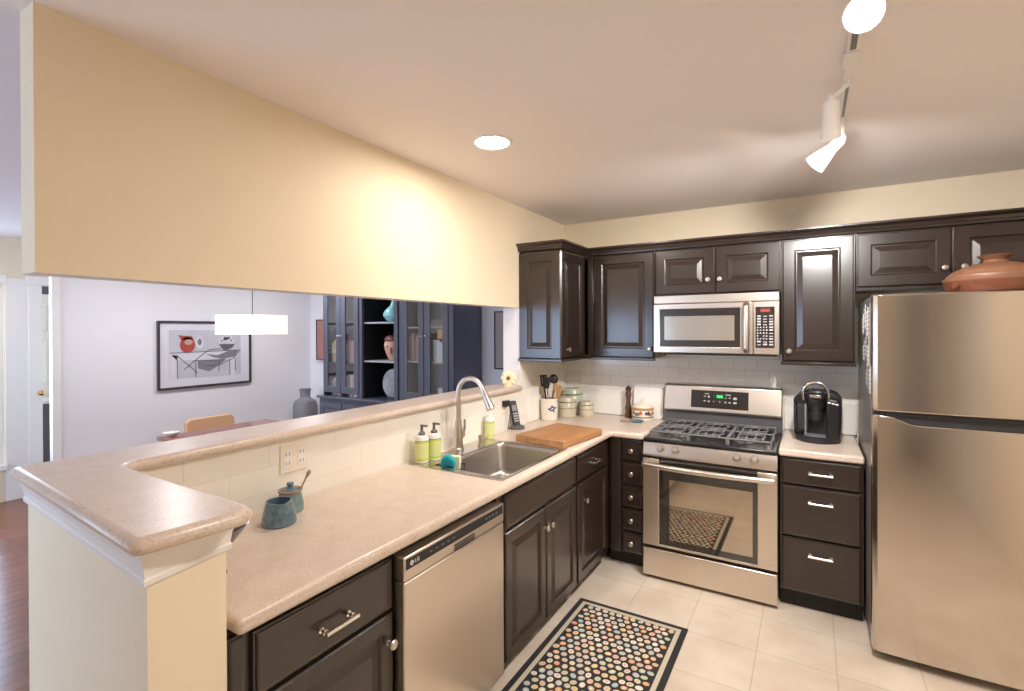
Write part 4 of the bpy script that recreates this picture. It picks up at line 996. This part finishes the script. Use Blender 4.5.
def line(p0, p1, t_=.0075):
    dx, dz = p1[0]-p0[0], p1[1]-p0[1]; L = math.hypot(dx, dz); nx_, nz_ = -dz/L*t_/2, dx/L*t_/2
    blob([(p0[0]+nx_, p0[1]+nz_), (p0[0]-nx_, p0[1]-nz_), (p1[0]-nx_, p1[1]-nz_), (p1[0]+nx_, p1[1]+nz_)], 4, 0)
MP = ['printd', 'printm', 'printl', 'printr', 'printp']
blob([(-.37, .02), (.36, .02), (.30, -.06), (-.30, -.06)], 1, 2)                 # table top band
blob([(-.10, -.07), (.20, -.07), (.12, -.13), (.02, -.19), (-.10, -.15)], 2, 1)  # hanging cloth
blob([(-.02, .0), (.10, -.02), (.22, .02), (.34, .03), (.30, -.04), (.16, -.065), (.06, -.04)], 2, 1)
blob([(-.37, -.245), (-.30, -.245), (-.30, -.01), (-.37, .01)], 1, 2); blob([(.24, -.245), (.30, -.245), (.30, -.07), (.24, -.07)], 1, 2)
blob(ell(-.20, .10, .075, .085), 2, 3); blob([(-.26, .15), (-.29, .205), (-.22, .195), (-.16, .19), (-.14, .16)], 2, 3); blob(ell(-.19, .13, .04, .03), 3, 4)
blob(ell(-.08, .12, .04, .065), 2, 2); blob(ell(-.08, .13, .022, .035), 3, 1)
blob([(.12, .10), (.30, .10), (.27, .06), (.22, .035), (.20, .02), (.24, .02), (.18, .02), (.15, .05)][:4]+[(.17, .035), (.14, .07)], 3, 0)
for (x, z) in ((.15, .135), (.205, .15), (.26, .135), (.18, .17), (.235, .175)): blob(ell(x, z, .03, .026), 3, 2); blob(ell(x, z, .012, .011), 4, 1)
line((-.37, .02), (.36, .03)); line((-.30, -.01), (-.10, -.20)); line((-.24, -.16), (-.06, -.01)); line((-.06, -.01), (.02, .045)); line((.02, .045), (.14, .05)); line((-.15, -.07), (.18, -.07)); line((.30, -.05), (.12, -.13))
line((.12, -.13), (-.02, -.13)); line((.24, -.07), (.24, -.245)); line((.30, -.07), (.30, -.20)); line((-.30, 0), (-.30, -.245)); line((-.12, -.08), (-.12, -.245)); line((.12, -.08), (.12, -.2)); line((.36, .03), (.28, -.06))
mb.obj('still_life_motif', MP, pr_, smooth=False)
MB().box(-FWd/2+.022, FWd/2-.022, -.024, -.021, -FHt/2+.022, FHt/2-.022).obj('glazing', 'daypane', pc, smooth=False)
def canvas(label, x0, x1, z0, z1, m_):
    c = thing('wall_art', label, 'picture', ((x0+x1)/2, .37, (z0+z1)/2))
    a, b_ = (x1-x0)/2, (z1-z0)/2
    MB().box(-a, a, -.03, 0, -b_, b_).obj('canvas', m_, c, bevel=.003)
    MB().cells([-a-.012, -a, a, a+.012], [-b_-.012, -b_, b_, b_+.012], lambda u, v: not (abs(u) < a and abs(v) < b_), -.036, 0, 'y').obj('frame', 'frame', c, smooth=False)
canvas('red-brown picture on the far wall, just left of the hutch', -3.63, -3.2, 1.235, 1.725, 'redbrown')
canvas('taupe framed panel on the far wall between hutch and pass-through jamb', -.915, -.66, 1.215, 1.77, 'taupe')
# hutch
hu = thing('china_hutch', 'large slate-dark hutch with glass doors and an open middle bay', 'hutch', (-2.94, .365, 0))
HX, HD, HT = 1.845, -.465, 2.15     # width, depth (front y local), top
MB().box(-.04, HX+.01, HD-.03, 0, .06, .84).obj('base_carcass', 'hutch', hu, smooth=False)
MB().box(-.0, HX-.03, HD+.02, -.02, 0, .06).obj('plinth', 'hutch', hu, smooth=False)
MB().box(-.065, HX+.03, HD-.06, 0, .84, .868).obj('counter_ledge', 'hutch', hu, bevel=.008)
for i in range(5):
    x = -.02+i*.37; o = MB().rings(.355, .70, [(0, .02), (0, .004), (.004, 0), (.06, 0), (.066, .008), (.075, .008), (.105, .001)], 0, 0).obj('base_door', 'hutch', hu, smooth=False); o.location = (x, HD-.05, .10)
    if i % 2 == 0: MB().ball((.30 if i < 3 else .05, -.012, .6), .012, 10).obj('knob', 'chrome', o)
# upper: side, back, partitions
MB().box(HX-.02, HX, HD, -.012, .868, HT).obj('side_panel', 'hutch', hu, smooth=False); MB().box(0, .02, HD, -.012, .868, HT).obj('side_panel', 'hutch', hu, smooth=False)
MB().box(0, HX, -.012, 0, .868, HT).box(.60, .62, HD+.01, -.012, .868, HT).box(1.13, 1.15, HD+.01, -.012, .868, HT).obj('partition', 'hutch', hu, smooth=False)
MB().box(.02, .60, -.02, -.0125, .868, HT).box(1.15, HX-.02, -.02, -.0125, .868, HT).obj('back_panel', 'hutchin', hu, smooth=False)
MB().box(.622, 1.128, -.02, -.0125, .868, HT).box(.6205, .624, HD+.02, -.02, .868, HT).box(1.126, 1.1295, HD+.02, -.02, .868, HT).obj('open_bay_lining', 'hutchblk', hu, smooth=False)
MB().box(-.03, HX+.03, HD-.04, 0, HT, HT+.07).obj('cornice', 'hutch', hu, bevel=.015)
for (x0, x1, nm) in ((.57, .622, 'stile'), (1.085, 1.135, 'stile'), (1.16, 1.20, 'stile'), (HX-.06, HX, 'stile'), (0, .012, 'stile')):
    MB().box(x0, x1, HD-.012, HD+.01, .868, HT).obj(nm, 'hutch', hu, bevel=.004)
for z in (1.275, 1.685):
    MB().box(.624, 1.126, HD+.02, -.02, z-.018, z).obj('shelf', 'shelfgrey', hu, smooth=False)
for z in (1.245, 1.655):
    MB().box(.022, .598, HD+.03, -.02, z-.015, z).obj('shelf', 'hutch', hu, smooth=False)
for z in (1.285, 1.63):
    MB().box(1.152, HX-.022, HD+.03, -.02, z-.015, z).obj('shelf', 'hutchin', hu, smooth=False)
def gdoor(x0, x1, kx):
    a = .07
    o = MB().cells([0, a, x1-x0-a, x1-x0], [0, a, HT-.915-a, HT-.915], lambda u, v: not (a < u < x1-x0-a and a < v < HT-.915-a), 0, .022, 'y').obj('glass_door', 'hutch', hu, bevel=.005)
    o.location = (x0, HD-.024, .905)
    MB().box(a-.004, x1-x0-a+.004, .009, .012, a-.004, HT-.915-a+.004).obj('pane', 'glass', o, smooth=False)
    MB().ball((kx, -.014, .63), .012, 12).obj('knob', 'chrome', o)
gdoor(.012, .294, .262); gdoor(.300, .576, .02); gdoor(1.198, 1.487, .27); gdoor(1.494, 1.79, .03)
# things inside the hutch (world x = -2.94 + local)
def hx(x): return -2.94+x
def ornament(name, label, cat, prof, x, y, z, m_, grp=None, sx=1, sy=1):
    return tag(MB().lathe(prof, (0,0,0), 24, sx=sx, sy=sy).obj(name, m_, None, loc=(hx(x), y, z)), label, cat, grp)
ornament('turquoise_vase', 'turquoise long-necked vase on the top open shelf of the hutch', 'vase', [(.05, 0), (.075, .01), (.115, .06), (.115, .09), (.09, .13), (.045, .17), (.028, .21), (.028, .30), (.04, .33)], .925, .06, 1.6855, 'turq')
fc = thing('face_vase', 'pinkish terracotta head-shaped vase on the middle open shelf of the hutch', 'vase', (hx(.93), .06, 1.2755), .35)
MB().lathe([(.05, 0), (.06, .01), (.085, .06), (.105, .13), (.11, .17), (.10, .21)], (0,0,0), 28).ball((0, -.108, .11), .022, 10, .8, 1, 1.6).obj('head', 'face', fc)
MB().lathe([(.104, .205), (.112, .215), (.10, .245), (.06, .268), (.001, .272)], (0,0,0), 28).obj('hair', 'facedark', fc)
for s_ in (-1, 1): 
    e = MB().ball((s_*.042, -.094, .155), .022, 12, 1, .5, .8).obj('eye', 'paper', fc); MB().ball((s_*.042, -.105, .155), .010, 10, 1, .5, 1).obj('pupil', 'blackm', e)
st = thing('stone_carving', 'grey carved oval stone plaque standing on the lowest open shelf of the hutch', 'sculpture', (hx(.925), .05, .8685), .3)
mb = MB().ball((0, 0, .16), .16, 24, .82, .22, 1.0); mb.obj('stone', 'stone', st)
MB().box(-.06, .06, -.045, .045, 0, .022).obj('stand', 'blackm', st, bevel=.004)
# books and objects behind the glass doors
bc = [mat('book_'+n, c, .6) for n, c in (('cream', (.66, .60, .50)), ('rose', (.48, .26, .25)), ('yellow', (.66, .52, .16)), ('blue', (.20, .26, .36)), ('brown', (.24, .14, .09)), ('white', (.74, .72, .70)), ('teal', (.18, .38, .40)), ('grey', (.36, .34, .34)), ('orange', (.75, .42, .14)))]
BN_ = ['cream', 'rose', 'yellow', 'blue', 'brown', 'white', 'teal', 'grey', 'orange']
ORD = ['first', 'second', 'third', 'fourth', 'fifth', 'sixth', 'seventh', 'eighth']
def row(x0, z, seq, where, grp, y=.10, hh=.24):
    x = x0
    for i, ci in enumerate(seq):
        w_ = random.uniform(.026, .042); h_ = hh*random.uniform(.8, 1.05)
        b = thing('book', '%s book, %s from the left %s' % (BN_[ci], ORD[i], where), 'book', (hx(x+w_/2), y, z), 0, grp)
        MB().box(-w_/2, w_/2, -.08, -.077, 0, h_).box(-w_/2, -w_/2+.003, -.077, .08, 0, h_).box(w_/2-.003, w_/2, -.077, .08, 0, h_).obj('cover', bc[ci], b, smooth=False)
        MB().box(-w_/2+.003, w_/2-.003, -.077, .074, .003, h_-.004).obj('pages', 'paper', b, smooth=False)
        x += w_+.0015
row(.08, 1.2452, [7, 2, 2, 5], 'on the middle shelf behind the far left glass door', 'books on the left middle shelf', 0.02, .26)
row(.36, 1.2452, [1, 1, 5, 0, 7], 'on the middle shelf behind the second glass door', 'books on the left middle shelf', 0.02, .27)
row(.08, .8687, [3, 1, 1, 0], 'on the bottom shelf behind the far left glass door', 'books on the left bottom shelf', 0.02, .20)
row(.35, .8687, [1, 0, 1, 5, 1], 'on the bottom shelf behind the second glass door', 'books on the left bottom shelf', 0.02, .27)
row(1.24, 1.2852, [4, 1, 4, 1, 5], 'on the middle shelf behind the third glass door', 'books on the right middle shelf', 0.02, .27)
row(1.56, 1.2852, [0, 5, 5, 0, 5], 'on the middle shelf behind the last glass door', 'books on the right middle shelf', 0.02, .24)
ornament('figurine', 'white lacy figurine on the top shelf behind the second glass door', 'figurine', [(.05, 0), (.055, .01), (.03, .05), (.05, .10), (.04, .15), (.02, .2), (.001, .22)], .45, .02, 1.6552, 'whitep')
ornament('figurine', 'white figurine on the top shelf behind the third glass door', 'figurine', [(.055, 0), (.06, .02), (.03, .06), (.035, .12), (.02, .16), (.001, .17)], 1.40, .02, 1.6302, 'whitep')
ornament('cake_stand', 'small pale stand on the top shelf behind the last glass door', 'stand', [(.04, 0), (.012, .02), (.012, .10), (.05, .12), (.001, .125)], 1.62, .04, 1.6302, 'whitep')
tag(MB().box(-.055, .055, -.04, .04, 0, .09).obj('box', bc[8], None, bevel=.004, loc=(hx(1.665), -.02, 1.512)), 'orange box lying on top of the books behind the last glass door', 'box')
ornament('small_pot', 'little white pot on the bottom shelf behind the third glass door', 'pot', [(.03, 0), (.045, .02), (.04, .06), (.03, .07), (.001, .072)], 1.41, -.02, .8685, 'whitep')
tag(MB().box(-.07, .07, -.05, .05, 0, .06).obj('box', bc[6], None, bevel=.004, loc=(hx(1.65), -.02, .8685)), 'teal box on the bottom shelf behind the last glass door', 'box')
tag(MB().box(-.06, .05, -.05, .05, 0, .045).obj('box', bc[3], None, bevel=.004, loc=(hx(1.645), -.02, .929)), 'blue box stacked on the teal box in the hutch', 'box')
tag(MB().box(-.04, .05, -.045, .045, 0, .06).obj('box', bc[5], None, bevel=.004, loc=(hx(1.655), -.02, .9745)), 'white box on top of the blue box in the hutch', 'box')
# foyer: dark chest below the hall door
cst = thing('storage_chest', 'dark chest seen low through the narrow hall doorway', 'chest', (XF-.95, -1.66, 0))
MB().box(-.2, .2, -.4, .4, .05, .80).obj('body', 'dark', cst, bevel=.006); MB().box(-.22, .22, -.42, .42, .80, .83).obj('lid', 'trim', cst, bevel=.006)
for x in (-.17, .17):
    for y in (-.36, .36): MB().lathe([(.02, 0), (.02, .05)], (x, y, 0), 10).obj('foot', 'dark', cst)
